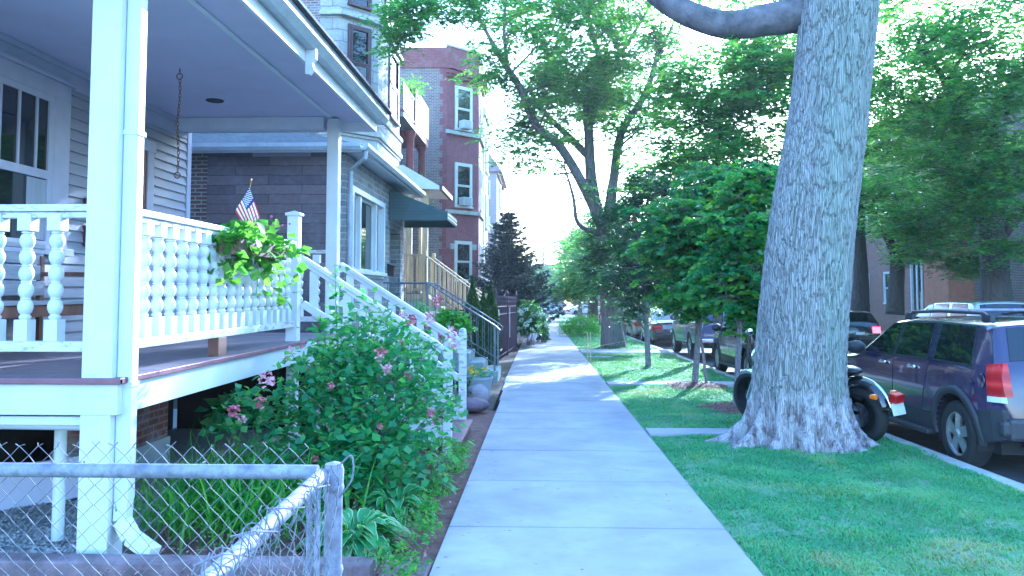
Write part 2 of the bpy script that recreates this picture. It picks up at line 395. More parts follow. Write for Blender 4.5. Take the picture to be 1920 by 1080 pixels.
def leaf_arrays(P, L, aspect=.55, flat=.55, droop=0., fold=.25, rng=G, dirs=None, tone=None):
    """one folded rhombic leaf per point: two triangles sharing the midrib"""
    n = len(P); P = np.asarray(P, float)
    a = rng.normal(size=(n, 3)) if dirs is None else dirs + rng.normal(size=(n, 3)) * .35
    a[:, 2] = a[:, 2] * (1 - flat) - droop; a = unit(a)
    up = np.stack([rng.normal(size=n) * (1 - flat) * .9, rng.normal(size=n) * (1 - flat) * .9, np.ones(n)], 1)
    b = unit(np.cross(a, up)); c = np.cross(b, a)
    L = (np.full(n, L) * rng.uniform(.65, 1.25, n))[:, None]; w = L * aspect * .5
    v = np.stack([P - a * L / 2, P + b * w + c * w * fold + a * L * .05, P + a * L / 2, P - b * w + c * w * fold + a * L * .05], 1).reshape(-1, 3)
    i = np.arange(n)[:, None] * 4
    f = np.concatenate([i + np.array([[0, 1, 2]]), i + np.array([[0, 2, 3]])], 1).reshape(-1, 3)
    r = rng.uniform(0, 1, n) if tone is None else np.clip(tone + rng.normal(size=n) * .15, 0, 1)
    return v, f, np.repeat(r, 2)
def leaf_obj(name, P, L, mat, parent, **k):
    v, f, r = leaf_arrays(P, L, **k); return raw_mesh(name, v, f, mat, parent, {'rnd': r})
def blade_obj(name, P, Dr, L, wd, bend, mat, parent=None, seg=4, rng=G, tone=None):
    """arching strap leaves: rows of quads narrowing to a tip"""
    n = len(P); P = np.asarray(P, float); a = unit(np.asarray(Dr, float)); L = np.broadcast_to(L, n)[:, None]; wd = np.broadcast_to(wd, n)[:, None]
    hz = a.copy(); hz[:, 2] = 0; hz = unit(hz + 1e-6); side = unit(np.cross(a, [0, 0, 1.]))
    bend = np.broadcast_to(bend, n)[:, None]
    rows = []
    for k in range(seg + 1):
        t = k / seg
        c = P + a * L * t + (hz * .45 - np.array([0, 0, 1.])) * bend * L * t * t
        w = wd * .5 * (1 - t ** 2.2) + .0004
        rows += [c - side * w, c + side * w]
    m = 2 * (seg + 1); v = np.stack(rows, 1).reshape(-1, 3)
    i = np.arange(n)[:, None] * m
    f = np.concatenate([i + np.array([[2 * k, 2 * k + 1, 2 * k + 3, 2 * k + 2]]) for k in range(seg)], 1).reshape(-1, 4)
    r = rng.uniform(0, 1, n) if tone is None else np.clip(tone, 0, 1)
    return raw_mesh(name, v, f, mat, parent, {'rnd': np.repeat(r, seg)})
def copy_tree(o, parent=None):
    c = o.copy(); COL.objects.link(c); c.parent = parent
    for ch in list(o.children): copy_tree(ch, c)
    return c
# ================================================================ world, sun, camera
SUN_AZ, SUN_EL = math.radians(22), math.radians(22)          # azimuth from +Y towards +X
w = bpy.data.worlds.new('World'); scene.world = w; w.use_nodes = True
t = w.node_tree; sky = t.nodes.new('ShaderNodeTexSky'); sky.sky_type = 'NISHITA'; sky.sun_disc = False
sky.sun_elevation = SUN_EL; sky.sun_rotation = SUN_AZ; sky.air_density = 1.6; sky.dust_density = 1.4; sky.ozone_density = 1.5
t.links.new(sky.outputs[0], t.nodes['Background'].inputs[0]); t.nodes['Background'].inputs[1].default_value = .15
sd = bpy.data.lights.new('sun', 'SUN'); sd.energy = 2.8; sd.angle = math.radians(.6); sd.color = (1, .90, .76)
so = bpy.data.objects.new('sun', sd); COL.objects.link(so)
dv = Vector((math.sin(SUN_AZ) * math.cos(SUN_EL), math.cos(SUN_AZ) * math.cos(SUN_EL), math.sin(SUN_EL)))
so.rotation_euler = (-dv).to_track_quat('-Z', 'Y').to_euler()
cd = bpy.data.cameras.new('camera'); cam = bpy.data.objects.new('camera', cd); COL.objects.link(cam)
cam.location = (0, 0, H); cam.rotation_euler = CAMROT.to_euler(); cd.sensor_width = 36; cd.lens = 36 * F / 1920
cd.shift_y = -(540 - 463.5) / 1920; cd.clip_start = .05; cd.clip_end = 4000
scene.camera = cam
vs_ = scene.view_settings; vs_.view_transform = 'Standard'; vs_.look = 'None'; vs_.exposure = 2.82; vs_.gamma = 1
vs_.use_white_balance = True; vs_.white_balance_temperature = 4350; vs_.white_balance_tint = 9
scene.cycles.max_bounces = 8; scene.cycles.diffuse_bounces = 4; scene.cycles.glossy_bounces = 3; scene.cycles.transmission_bounces = 4
scene.cycles.transparent_max_bounces = 10; scene.cycles.use_denoising = True; scene.cycles.caustics_reflective = False; scene.cycles.caustics_refractive = False
scene.cycles.sample_clamp_indirect = 8

# ================================================================ the ground, road, walks
WL, WR = -.66, 1.31            # sidewalk edges
CURB = 4.12
m = MB()
for (y0, y1) in ((-60, 0), (0, 75), (75, 150), (150, 320)):
    m.quad((-180, y0, gz(y0) - .17), (180, y0, gz(y0) - .17), (180, y1, gz(y1) - .17), (-180, y1, gz(y1) - .17))
structure('ground', m, 'soil')
def strip(m, x0, x1, y0, y1, dz, thick=0):
    m.box(x0, x1, y0, y1, dz - thick, dz, True)
m = MB(); m.quad(*[(x, y, gz(y) - .13) for x, y in ((CURB + .17, -30), (13.5, -30), (13.5, 150), (CURB + .17, 150))])
m.quad(*[(x, y, gz(150) - .13 + .02) for x, y in ((-170, 118), (170, 118), (170, 128), (-170, 128))])
structure('road', m, 'asphalt')
m = MB()
y = 5.84 - 1.5 * 5
while y < 118:
    x0 = WL - (0 if y < 12 else min(.08, (y - 12) * .02)); strip(m, x0, WR, y + .016, y + 1.484, 0 + R.uniform(-.002, .002), .12); y += 1.5
structure('sidewalk', m, 'concrete', bevel=.006)
m = MB(); yy = -6
while yy < 118: strip(m, CURB, CURB + .17, yy + .004, yy + 2.996, R.uniform(-.004, .004), .3); yy += 3
structure('curb', m, 'curb_concrete', bevel=.015)
m = MB(); strip(m, CURB + .17, CURB + .5, -6, 117, -.126, 0.002); structure('gutter', m, 'curb_concrete')
m = MB(); strip(m, 13.5, 13.67, -6, 117, 0, .3); structure('curb_across', m, 'curb_concrete')
m = MB(); strip(m, 15.8, 17.4, -6, 117, -.003, .1); structure('sidewalk_across', m, 'concrete')
# lawns (uneven sheet) -------------------------------------------------
def sheet(x0, x1, y0, y1, nx, ny, dz, amp, fr=1.2):
    P = []
    for i in range(nx + 1):
        r_ = []
        for j in range(ny + 1):
            x = x0 + (x1 - x0) * i / nx; y = y0 + (y1 - y0) * j / ny
            e = min(1, min(i, nx - i) * .5)
            r_.append((x, y, gz(y) + dz + e * amp * (mnoise.noise(Vector((x * fr, y * fr, 3))) + .3)))
        P.append(r_)
    return P
m = MB(); m.grid(sheet(WR, CURB, 0, 30, 12, 120, -.015, .05)); m.grid(sheet(WR, CURB, 30, 117, 4, 40, -.015, .03)); m.grid(sheet(WR, CURB, -6, 0, 4, 6, -.015, .03))
structure('parkway_lawn', m, 'lawn_soil', smooth='all')
m = MB(); m.grid(sheet(13.67, 15.8, -6, 117, 3, 40, -.015, .03)); m.grid(sheet(17.4, 60, -6, 117, 8, 30, -.02, .05)); structure('lawn_across', m, 'lawn_soil', smooth='all')
m = MB(); m.grid(sheet(-.62 - 2.2, WL - .004, 2.5, 12.2, 10, 40, -.03, .06, 2.5)); structure('planting_bed', m, 'mulch', smooth='all')
m = MB(); m.grid(sheet(-9, -2.82, 2.5, 12.2, 8, 12, -.03, .02)); structure('gravel_yard', m, 'gravel', smooth='all')
m = MB(); m.grid(sheet(-9, WL - .08, 12.2, 117, 8, 40, -.03, .04)); structure('front_yards', m, 'soil', smooth='all')
m = MB(); m.grid(sheet(-12, WL - .01, -6, 2.5, 8, 8, -.03, .04)); structure('near_yard', m, 'lawn_soil', smooth='all')
for (a, b) in ((9.86, 10.26), (15.75, 16.35), (25.8, 27.5)):
    m = MB(); strip(m, WR + .01, CURB - .01, a, b, .03, .1); structure('walkway', m, 'concrete', bevel=.01)
m = MB(); strip(m, WR + .01, 2.1, 23.6, 23.9, .03, .1); structure('walkway', m, 'concrete')
# concrete sill of the neighbour's yard at the foot of the fence
m = MB(); m.box(-.95, -.67, 1.2, 5.0, -.1, .02, True); m.box(-3.6, -.97, 4.62, 4.78, -.1, .11, True); structure('edging_stone', m, 'edging', bevel=.012)

# ================================================================ clapboard house with the white porch
DZ = 1.08; PX = -2.62; HX = -4.8; PY0, PY1 = 4.86, 10.45; CZ = 3.90
h1 = thing('clapboard_house', (-5, 7.5, gz(7.5)), 'pale clapboard house with a white railed front porch at the left edge', 'house')
m = MB(); z = DZ - .1
while z < 7.2:
    m.add([(HX, 4.0, z), (HX, 10.58, z), (HX, 10.58, z + .115), (HX, 4.0, z + .115), (HX + .030, 4.0, z), (HX + .030, 10.58, z), (HX + .004, 10.58, z + .115), (HX + .004, 4.0, z + .115)],
          [(0, 3, 2, 1), (4, 5, 6, 7), (0, 1, 5, 4), (3, 7, 6, 2), (0, 4, 7, 3), (1, 2, 6, 5)]); z += .115
m.box(-13, HX - .002, 4.0, 10.6, DZ, 7.3)
m.build('wall', 'siding_paint', h1)
m = MB(); m.box(HX, HX + .035, 10.58, 10.70, DZ - .1, 7.3); m.box(HX + .0, HX + .03, 4.0, 10.57, CZ - .22, CZ - .004); m.box(HX, HX + .06, 4.0, 10.57, CZ - .06, CZ - .003)
m.build('corner_board', 'trim_paint', h1, bevel=.004)
m = MB(); m.prism([(-13.2, 7.3), (-4.4, 7.3), (-8.8, 10.4)], 3.6, 10.9, 'xz'); m.build('roof', 'shingle', h1)
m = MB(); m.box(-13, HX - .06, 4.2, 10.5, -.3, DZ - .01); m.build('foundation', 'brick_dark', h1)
def win(parent, c, u, n, w, h, frame='cream_trim', fw=.09, depth=.10, mull=(), meet=.5, glassm='pane_dark', curtain=False, name='window', sill=True):
    """double-hung window: c centre of the opening on the wall face, u along the wall, n outward"""
    c = Vector(c); u = Vector(u).normalized(); n = Vector(n).normalized(); z = Vector((0, 0, 1))
    f = MB()
    def bx(cu, cz, su, sz, d0, d1): f.ob(c + u * cu + z * cz + n * (d0 + d1) / 2, (su, d1 - d0, sz), u, z)
    bx(0, h / 2 + fw / 2, w + 2 * fw, fw, -.01, depth); bx(-w / 2 - fw / 2, 0, fw, h, -.01, depth); bx(w / 2 + fw / 2, 0, fw, h, -.01, depth)
    if sill: bx(0, -h / 2 - fw * .35, w + 2.6 * fw, fw * .7, -.01, depth + .05)
    else: bx(0, -h / 2 - fw / 2, w + 2 * fw, fw, -.01, depth)
    sw = .045
    edges = [-w / 2] + [q * w - w / 2 for q in mull] + [w / 2]
    for q in edges[1:-1]: bx(q, 0, fw, h, -.01, depth * .8)
    o = f.build(name, frame, parent, bevel=.004)
    for a, b in zip(edges[:-1], edges[1:]):
        s = MB(); cu = (a + b) / 2; ww = b - a - (fw if mull else 0) * .5
        def sb(cu_, cz, su, sz, d0, d1): s.ob(c + u * cu_ + z * cz + n * (d0 + d1) / 2, (su, d1 - d0, sz), u, z)
        mz = h * ((meet or .5) - .5)
        for (z0, z1, d) in ((-h / 2, mz, .012), (mz, h / 2, .035)) if meet else ((-h / 2, h / 2, .02),):
            sb(cu, z0 + sw / 2, ww, sw, d, d + .03); sb(cu, z1 - sw / 2, ww, sw, d, d + .03)
            sb(cu - ww / 2 + sw / 2, (z0 + z1) / 2, sw, z1 - z0 - 2 * sw, d, d + .03); sb(cu + ww / 2 - sw / 2, (z0 + z1) / 2, sw, z1 - z0 - 2 * sw, d, d + .03)
        s.build('sash', frame, o)
        p = MB(); p.ob(c + u * cu + n * .014, (ww - .02, .006, h - .02), u, z)
        p.build('pane', glassm, o)
        if curtain:
            k = MB(); P = []
            for i in range(13):
                q = -ww / 2 + .03 + (ww - .06) * i / 12
                P.append([c + u * (cu + q) + z * zz + n * (-.004 + .006 * math.sin(i * 2.1)) for zz in (-h / 2 + .03, h / 2 * .9)])
            k.grid(P); k.build('curtain', 'curtain', o)
    return o
X_ = (1, 0, 0); Y_ = (0, 1, 0)
# porch window: opaque panes with the room's darkness put into their colour
wm = MB(); wm.box(HX + .02, HX + .06, 4.9, 7.84, 3.52, 3.68); wm.box(HX + .02, HX + .06, 7.59, 7.84, 2.04, 3.52); wm.box(HX + .02, HX + .06, 4.9, 5.1, 2.04, 3.52); wm.box(HX + .02, HX + .10, 4.85, 7.9, 1.97, 2.04); wm.box(HX + .02, HX + .09, 4.85, 7.91, 3.68, 3.72)
pw = wm.build('window', 'trim_paint', h1, bevel=.004)
s = MB(); 
for (y0, y1) in ((5.10, 6.50), (6.56, 7.59)):
    s.box(HX + .023, HX + .05, y0, y1, 2.70, 2.78); s.box(HX + .023, HX + .05, y0, y1, 2.041, 2.10); s.box(HX + .023, HX + .05, y0, y1, 3.46, 3.519)
    for q in (y0 + .03, y1 - .05): s.box(HX + .0235, HX + .049, q - .03, q + .05, 2.04, 3.52)
    for q in (1, 2, 3): yq = y0 + (y1 - y0) * q / 4; s.box(HX + .024, HX + .045, yq - .014, yq + .014, 2.779, 3.46)
s.box(HX + .021, HX + .055, 6.501, 6.559, 2.04, 3.52)
s.build('sash', 'trim_paint', pw)
s = MB(); s.box(HX + .023, HX + .03, 5.11, 7.58, 2.06, 3.51); s.build('pane', 'pane_dark', pw)
s = MB(); P = []
for i in range(60):
    yq = 5.15 + 2.4 * i / 59
    if 6.3 < yq < 6.5: yq = 6.5
    P.append([(HX + .0315 + .0012 * math.sin(i * 1.7), yq, zq) for zq in (2.11, 2.69)])
P = P[51:]; s.grid(P); s.build('curtain', 'curtain', pw)
# door
m = MB(); m.box(HX + .02, HX + .055, 9.46, 9.62, DZ, 3.32); m.box(HX + .02, HX + .055, 8.52, 8.68, DZ, 3.32); m.box(HX + .02, HX + .056, 8.48, 9.66, 3.32, 3.46)
d = m.build('door_casing', 'trim_paint', h1, bevel=.004)
m = MB(); m.box(HX + .021, HX + .04, 8.681, 9.459, DZ, 3.319)
for (a, b, z0, z1) in ((8.78, 9.02, 1.3, 2.0), (9.1, 9.35, 1.3, 2.0), (8.78, 9.35, 2.2, 3.15)): m.box(HX + .039, HX + .047, a, b, z0, z1)
d = m.build('door', 'maroon', h1, bevel=.003); m = MB(); m.ball((HX + .08, 9.40, 2.05), .03); m.build('handle', 'brass', d, smooth=True)
# deck
m = MB(); y = PY0 + .02
x = HX + .03
while x < PX + .02: m.box(x, min(x + .078, PX + .035), PY0 - .01, PY1 + .05, DZ - .03, DZ); x += .082
m.build('porch_deck', 'deck_paint', h1)
m = MB(); m.box(PX + .036, PX + .066, PY0 - .045, PY1 + .05, DZ - .035, DZ + .003); m.box(HX, PX + .066, PY0 - .046, PY0 - .012, DZ - .035, DZ + .003); m.build('deck_edge', 'deck_edge', h1, bevel=.006)
m = MB(); m.box(PX + .004, PX + .034, PY0 - .01, PY1 + .05, DZ - .225, DZ - .033); m.box(HX, PX + .033, PY0 - .011, PY0 + .02, DZ - .225, DZ - .033); m.build('porch_fascia', 'white_paint', h1, bevel=.004)
m = MB(); m.box(HX, PX - .19, PY0 + .03, PY0 + .1, DZ - .29, DZ - .24); m.tube([(HX, PY0 + .12, DZ - .28), (PX - .2, PY0 + .12, DZ - .30)], .04, 12); m.tube([(-3.24, PY0 + .5, -.05), (-3.24, PY0 + .5, DZ - .3)], .04, 12); m.build('drain_pipe', 'white_paint', h1, smooth=True)
m = MB(); m.box(-4.35, -3.72, 7.1, 7.95, -.3, DZ - .04); pr = m.build('brick_pier', 'brick_peeling', h1); m = MB(); m.box(-4.36, -3.70, 7.08, 7.97, -.3, .18); m.build('pier_base', 'stucco_white', pr)
m = MB(); m.box(-4.7, -2.9, 10.3, 10.36, -.3, DZ - .05); m.box(HX, HX + .05, 4.3, 10.3, -.3, DZ - .05); m.build('crawl_shade', 'shade_dark', h1)  # near-black sheets stand in for the darkness under the porch
# posts
def roof_post(x, y, z0, z1, w, name='porch_post'):
    m = MB(); m.box(x - w / 2, x + w / 2, y - w / 2, y + w / 2, z0, z1); m.build(name, 'white_paint', h1, bevel=.006)
roof_post(-2.725, 4.95, gz(5) + .02, CZ - .032, .19)
roof_post(PX - .07, 10.28, DZ, CZ - .032, .15)
roof_post(PX - .07, 8.66, gz(8.7) - .05, DZ - .226, .11, 'deck_post'); roof_post(PX - .07, 10.25, gz(10) - .05, DZ - .226, .11, 'deck_post')
m = MB(); m.box(-2.84, -2.61, 4.83, 5.07, -.1, .02, True); m.build('post_footing', 'curb_concrete', h1)
# roof
m = MB(); m.box(HX + .03, -2.24, 4.2, 10.56, CZ, CZ + .03); m.build('porch_ceiling', 'ceiling_paint', h1)
m = MB(); m.box(-2.75, -2.70, 4.3, 10.19, CZ - .02, CZ - .003); m.box(HX + .04, -2.81, 10.20, 10.36, CZ - .16, CZ - .004); m.box(HX + .04, -2.805, 4.3, 4.4, CZ - .2, CZ - .004); m.build('porch_beam', 'rail_trim', h1, bevel=.004)
m = MB(); m.box(-2.235, -2.20, 4.15, 10.62, CZ - .13, CZ + .12); m.box(HX, -2.236, 10.57, 10.605, CZ - .13, CZ + .12); m.build('eave_board', 'white_paint', h1, bevel=.004)
m = MB(); m.prism([(-2.0, CZ + .125), (-2.0, CZ + .155), (HX, 5.0), (HX, CZ + .12)], 4.1, 10.66, 'xz'); m.build('porch_roof', 'shingle', h1)
m = MB(); m.prism([(-2.199, CZ + .0), (-2.12, CZ + .0), (-2.065, CZ + .06), (-2.065, CZ + .12), (-2.05, CZ + .12), (-2.05, CZ + .05), (-2.11, CZ - .015), (-2.199, CZ - .015)], 4.1, 10.70, 'xz')
m.prism([(-2.199, CZ - .0), (-2.12, CZ - .0), (-2.06, CZ + .06), (-2.06, CZ + .115), (-2.199, CZ + .115)], 10.68, 10.705, 'xz'); m.build('gutter', 'gutter_white', h1)
def bracket(y):
    m = MB(); m.prism([(-2.2, CZ - .0), (-2.10, CZ - .0), (-2.10, CZ - .1), (-2.13, CZ - .14), (-2.12, CZ - .2), (-2.16, CZ - .25), (-2.2, CZ - .25)], y - .035, y + .035, 'xz'); m.build('bracket', 'white_paint', h1, bevel=.005)
bracket(7.35)
# downspout on the corner post
m = MB()
def spout(pts, w=.085, d=.065):
    m.tube(pts, [w * .62] * 2, 4, True)
m.box(-2.628, -2.535, 4.91, 5.0, .32, CZ + .0)
P = [(-2.58, 4.95, .33), (-2.58, 4.94, .20), (-2.50, 4.90, .11), (-2.32, 4.82, .04)]
for a, b in zip(P[:-1], P[1:]):
    m.bar(a, b, .085, .09, (0, 1, 0.01))
m.build('downspout', 'white_paint', h1, bevel=.008)
for z in (1.02, 2.6):
    m = MB(); m.box(-2.633, -2.528, 4.905, 5.006, z, z + .03); m.build('strap', 'white_paint', h1)
# recessed ceiling light and the loose swing chain
m = MB(); c = at(403, 186, 9.3); m.lathe([(.0, CZ - .002), (.075, CZ - .002), (.085, CZ - .006), (.10, CZ - .012), (.105, CZ - .001)], (c.x, c.y, 0), 20); m.build('ceiling_light', 'plastic_dark', h1, smooth=True)
ch = thing('swing_chain', (-3.69, 7.96, CZ), 'loose rusty chain hanging from the porch ceiling beside the corner post', 'chain')
m = MB(); z = CZ; k = 0; cx, cy = -3.69, 7.96
m.tube([(cx, cy, CZ), (cx, cy, CZ - .05)], .008, 6)
m.tube([(cx + .03 * math.cos(a), cy, CZ - .08 + .03 * math.sin(a)) for a in np.linspace(0, 2 * PI, 13)], .006, 6)
z = CZ - .13
while z > 2.83:
    a0 = (k % 2) * PI / 2; ox = .008 * math.sin(z * 9)
    m.tube([(cx + ox + .012 * math.cos(a) * math.cos(a0), cy + .012 * math.cos(a) * math.sin(a0), z + .024 * math.sin(a)) for a in np.linspace(0, 2 * PI, 9)], .0038, 5, False); z -= .037; k += 1
m.tube([(cx + .03 * math.cos(a), cy, 2.80 + .03 * math.sin(a)) for a in np.linspace(0, 2 * PI, 13)], .006, 6)
m.build('link', 'brown_wood', ch, smooth=True)
# railing with turned balusters
BAL = [(0, .13)]; BH = .80
def baluster(x, y, z0, parent, mesh=[None]):
    if mesh[0] is None:
        m = MB(); s = .043; m.box(-s, s, -s, s, 0, .135); m.box(-s, s, -s, s, BH - .105, BH)
        prof = [(.028, .135), (.036, .145), (.036, .155), (.027, .163)]
        for k in range(5):
            c = .215 + k * .1045
            prof += [(.027, c - .046), (.036, c - .036), (.044, c - .015), (.0455, c), (.044, c + .015), (.036, c + .036), (.027, c + .043), (.031, c + .047), (.031, c + .053), (.026, c + .056)]
        prof += [(.036, BH - .12), (.036, BH - .112), (.028, BH - .105)]
        m.lathe(prof, sides=14); o = m.build('baluster', 'white_paint', None, smooth=True); mesh[0] = o
        COLo = o
        o.parent = parent; o.location = Vector((x, y, z0)) - origin(parent); return o
    o = mesh[0].copy(); COL.objects.link(o); o.parent = parent; o.location = Vector((x, y, z0)) - origin(parent); o.rotation_euler[2] = R.uniform(-.08, .08); return o
RX = PX - .08
m = MB(); m.box(RX - .055, RX + .055, 5.05, 8.60, 2.115, 2.16); m.box(RX - .035, RX + .035, 5.05, 8.60, 2.075, 2.113); m.box(RX - .04, RX + .04, 5.05, 8.60, 1.235, 1.30)
side = m.build('railing', 'white_worn', h1, bevel=.006, label='long side railing facing the sidewalk')
y = 5.17
while y < 8.55: baluster(RX, y, 1.30, side); y += .192
m = MB(); m.box(HX + .04, -2.825, 4.895, 5.005, 2.115, 2.16); m.box(HX + .04, -2.825, 4.915, 4.985, 2.075, 2.113); m.box(HX + .04, -2.825, 4.91, 4.99, 1.235, 1.30)
near = m.build('railing', 'white_worn', h1, bevel=.006, label='near end railing with chipped paint')
x = -3.055
while x > HX + .1: baluster(x, 4.95, 1.30, near); x -= .192
m = MB(); m.box(RX - .045, RX + .045, 6.55, 6.72, DZ, 1.234); m.build('rail_block', 'brown_wood', h1, bevel=.004)
m = MB(); m.box(HX + .04, -2.77, 10.24, 10.34, 2.115, 2.16); m.box(HX + .04, -2.77, 10.26, 10.32, 1.235, 1.30); far = m.build('railing', 'white_worn', h1, bevel=.006)
x = -2.9
while x > HX + .1: baluster(x, 10.29, 1.30, far); x -= .22
def newel(x, y, z0, z1, w=.125):
    m = MB(); m.box(x - w / 2, x + w / 2, y - w / 2, y + w / 2, z0, z1); m.box(x - w * .66, x + w * .66, y - w * .66, y + w * .66, z1, z1 + .03)
    m.add([(x - w * .6, y - w * .6, z1 + .03), (x + w * .6, y - w * .6, z1 + .03), (x + w * .6, y + w * .6, z1 + .03), (x - w * .6, y + w * .6, z1 + .03), (x, y, z1 + .06)], [(0, 1, 4), (1, 2, 4), (2, 3, 4), (3, 0, 4)])
    m.build('newel_post', 'white_paint', h1, bevel=.005)
newel(RX + .0, 8.68, DZ, 2.45)
# stairs
NS = 6; x0 = PX + .07; run = .27
m = MB()
for k in range(1, NS):
    zt = DZ - k * (DZ + .05) / NS + gz(9.5) * k / NS * .5; xa = x0 + (k - 1) * run
    m.box(xa - .01, xa + run + .02, 8.74, 10.32, zt - .035, zt)
m.build('stair_tread', 'deck_edge', h1, bevel=.006)
for (yy, nm) in ((8.70, 'near'), (10.36, 'far')):
    g = gz(yy); rz = lambda x: 1.98 - .63 * (x + 2.59)
    m = MB(); a = Vector((-2.60, yy, rz(-2.60))); b = Vector((-1.04, yy, rz(-1.04)))
    m.bar(a, b, .11, .045); m.bar(a - Vector((0, 0, .05)), b - Vector((0, 0, .05)), .06, .05)
    m.bar(a - Vector((0, 0, .50)), b - Vector((0, 0, .50)), .07, .08)
    r_ = m.build('stair_railing', 'white_paint', h1, bevel=.005)
    x = -2.48
    while x < -1.12:
        q = MB(); z1 = rz(x) - .07; z0 = rz(x) - .475
        q.box(x - .045, x + .045, yy - .014, yy + .014, z0, z1); q.build('slat', 'white_paint', r_); x += .185
    m = MB(); m.bar((-2.58, yy, 1.0), (-1.05, yy, .12 + g), .04, .24); m.build('stringer', 'white_paint', h1)
    m = MB(); m.box(-1.05, -.955, yy - .05, yy + .05, g - .03, 1.06 + (.0 if nm == 'near' else .04)); 
    m.lathe([(.047, 0), (.05, .02), (.035, .045), (0, .055)], (-1.003, yy, 1.06 + (.0 if nm == 'near' else .04)), 14)
    for zz in (.11, .20):
        m.lathe([(0, .012), (.016, .010), (.018, 0)], (-1.003, yy - .05, g + zz), 8, (0, -1, 0))
    m.build('newel_post', 'white_worn', h1, bevel=.005)
m = MB(); m.box(-1.2, -.86, 8.78, 10.3, -.13 + gz(9.5) + .2, -.13 + gz(9.5) + .235); m.build('stair_tread', 'deck_edge', h1, bevel=.006)
# planter and flag, porch bench, wall boxes, plank under the porch
fb = thing('flower_box', (RX + .1, 7.05, 1.98), 'brown window box of bright green sweet potato vine hooked on the white porch rail', 'planter')
m = MB(); m.box(RX + .065, RX + .25, 6.45, 7.65, 1.92, 2.05); m.build('box', 'wicker', fb, bevel=.008)
P = []
for i in range(520):
    y = R.uniform(6.4, 7.85); q = abs(R.gauss(0, 1)); lift = .20 * math.exp(-((y - 7.0) / .45) ** 2) + .08
    P.append((RX + .16 + R.gauss(0, .10), y, 1.97 + lift * R.random() ** .7 - (.34 * R.random() ** 2 * (R.random() < .5) * (1 + .6 * (y > 7.4)))))
leaf_obj('foliage', np.array(P), .115, 'leaf_lime', fb, aspect=.8, flat=.35, droop=.25)
m = MB()
for i in range(60):
    p = P[R.randrange(len(P))]; m.tube([(RX + .15, min(max(p[1], 6.5), 7.6), 2.02), ((RX + .15 + p[0]) / 2, p[1] * .6 + .4 * min(max(p[1], 6.5), 7.6), max(2.1, p[2] + .05)), p], .003, 4, smooth=3)
m.build('stem', 'leaf_lily', fb)
m = MB()
for i in range(26):
    y = R.uniform(6.9, 7.7); m.ball((RX + .2 + R.gauss(0, .06), y, 2.1 + R.random() * .2), .012, 6, 4)
m.build('flower', 'petal_pink', fb)
fl = thing('small_flag', (RX + .12, 6.98, 2.0), 'small American flag on a stick stuck in the flower box', 'flag')
top = at(471, 338, 6.98); bot = at(452, 440, 6.98); top.x = top.x
m = MB(); m.tube([bot, top], .005, 6); m.ball(top, .009, 8, 5, (1, 1, 1.8)); m.build('stick', 'brass', fl, smooth=True)
# cloth: stripes run down from the hoist; hangs with soft folds
A0 = at(468, 350, 6.97); A1 = at(441, 396, 6.97); B0 = at(487, 408, 6.95); B1 = at(463, 431, 6.95)
def cloth(a, b, off=0):
    p = A0.lerp(A1, a).lerp(B0.lerp(B1, a), b)
    return p + Vector((0, 1, 0)) * (.018 * math.sin(a * 5 + b * 2.5) * (.3 + b) + off)
m = MB(); nA = 26; nB = 18
for i in range(nA):
    for j in range(nB):
        a0, a1, b0, b1 = i / nA, (i + 1) / nA, j / nB, (j + 1) / nB
        canton = i < 14 and j < 7.2
        m.mi = 2 if canton else (0 if (i // 2) % 2 == 0 else 1)
        m.quad(cloth(a0, b0), cloth(a1, b0), cloth(a1, b1), cloth(a0, b1))
m.build('cloth', ['flag_red', 'flag_white', 'flag_blue'], fl, smooth='all')
m = MB()
for r_ in range(9):
    for c_ in range(6 if r_ % 2 == 0 else 5):
        a = (r_ + .8) / 9.7 * .52; b = (c_ + (.5 if r_ % 2 == 0 else 1.0)) / 6.1 * .37
        for off in (-.002, .002):
            c = cloth(a, b, off); pts = []
            for k in range(10):
                an = PI / 2 + k * PI / 5; rr = .0075 if k % 2 == 0 else .003
                pts.append(c + Vector((rr * math.cos(an), 0, rr * math.sin(an))))
            m.quad(*pts)
m.build('star', 'flag_white', fl)
be = thing('porch_bench', (-4.4, 6.6, DZ), 'grey wooden bench with a high back against the house behind the porch railing', 'bench')
m = MB(); m.box(-4.72, -4.22, 5.3, 7.42, 1.50, 1.535); m.build('seat', 'bench_wood', be, bevel=.005)
m = MB()
for k in range(3): m.box(-4.735 + .01 * k, -4.705 + .01 * k, 5.3, 7.42, 1.58 + .145 * (2 - k), 1.715 + .145 * (2 - k))
m.box(-4.75, -4.69, 5.3, 7.42, 2.015, 2.06); m.build('backrest', 'bench_wood', be, bevel=.005)
for y in (5.3, 7.36):
    m = MB(); m.box(-4.70, -4.20, y, y + .06, 1.76, 1.80); m.box(-4.26, -4.21, y, y + .06, DZ, 1.76); m.box(-4.735, -4.69, y + .001, y + .059, DZ, 1.95); m.build('arm', 'brown_wood', be, bevel=.005)
m = MB(); m.box(-4.70, -4.24, 5.36, 7.36, 1.40, 1.498); m.build('apron', 'brown_wood', be)
for (zz, hh, lb) in ((2.10, .17, 'lower dark wooden mailbox on the clapboard wall behind the railing'), (2.42, .14, 'upper dark wooden mailbox on the clapboard wall just above the railing')):
    b_ = thing('mailbox', (HX + .05, 8.28, zz), lb, 'mailbox', 'mailboxes on the porch wall')
    m = MB(); m.box(HX + .02, HX + .13, 8.18, 8.42, zz, zz + hh); m.build('box', 'maroon', b_, bevel=.005)
    m = MB(); m.prism([(HX + .018, zz + hh + .045), (HX + .15, zz + hh + .004), (HX + .15, zz + hh - .01), (HX + .018, zz + hh + .002)], 8.17, 8.43, 'xz'); m.build('lid', 'maroon', b_)
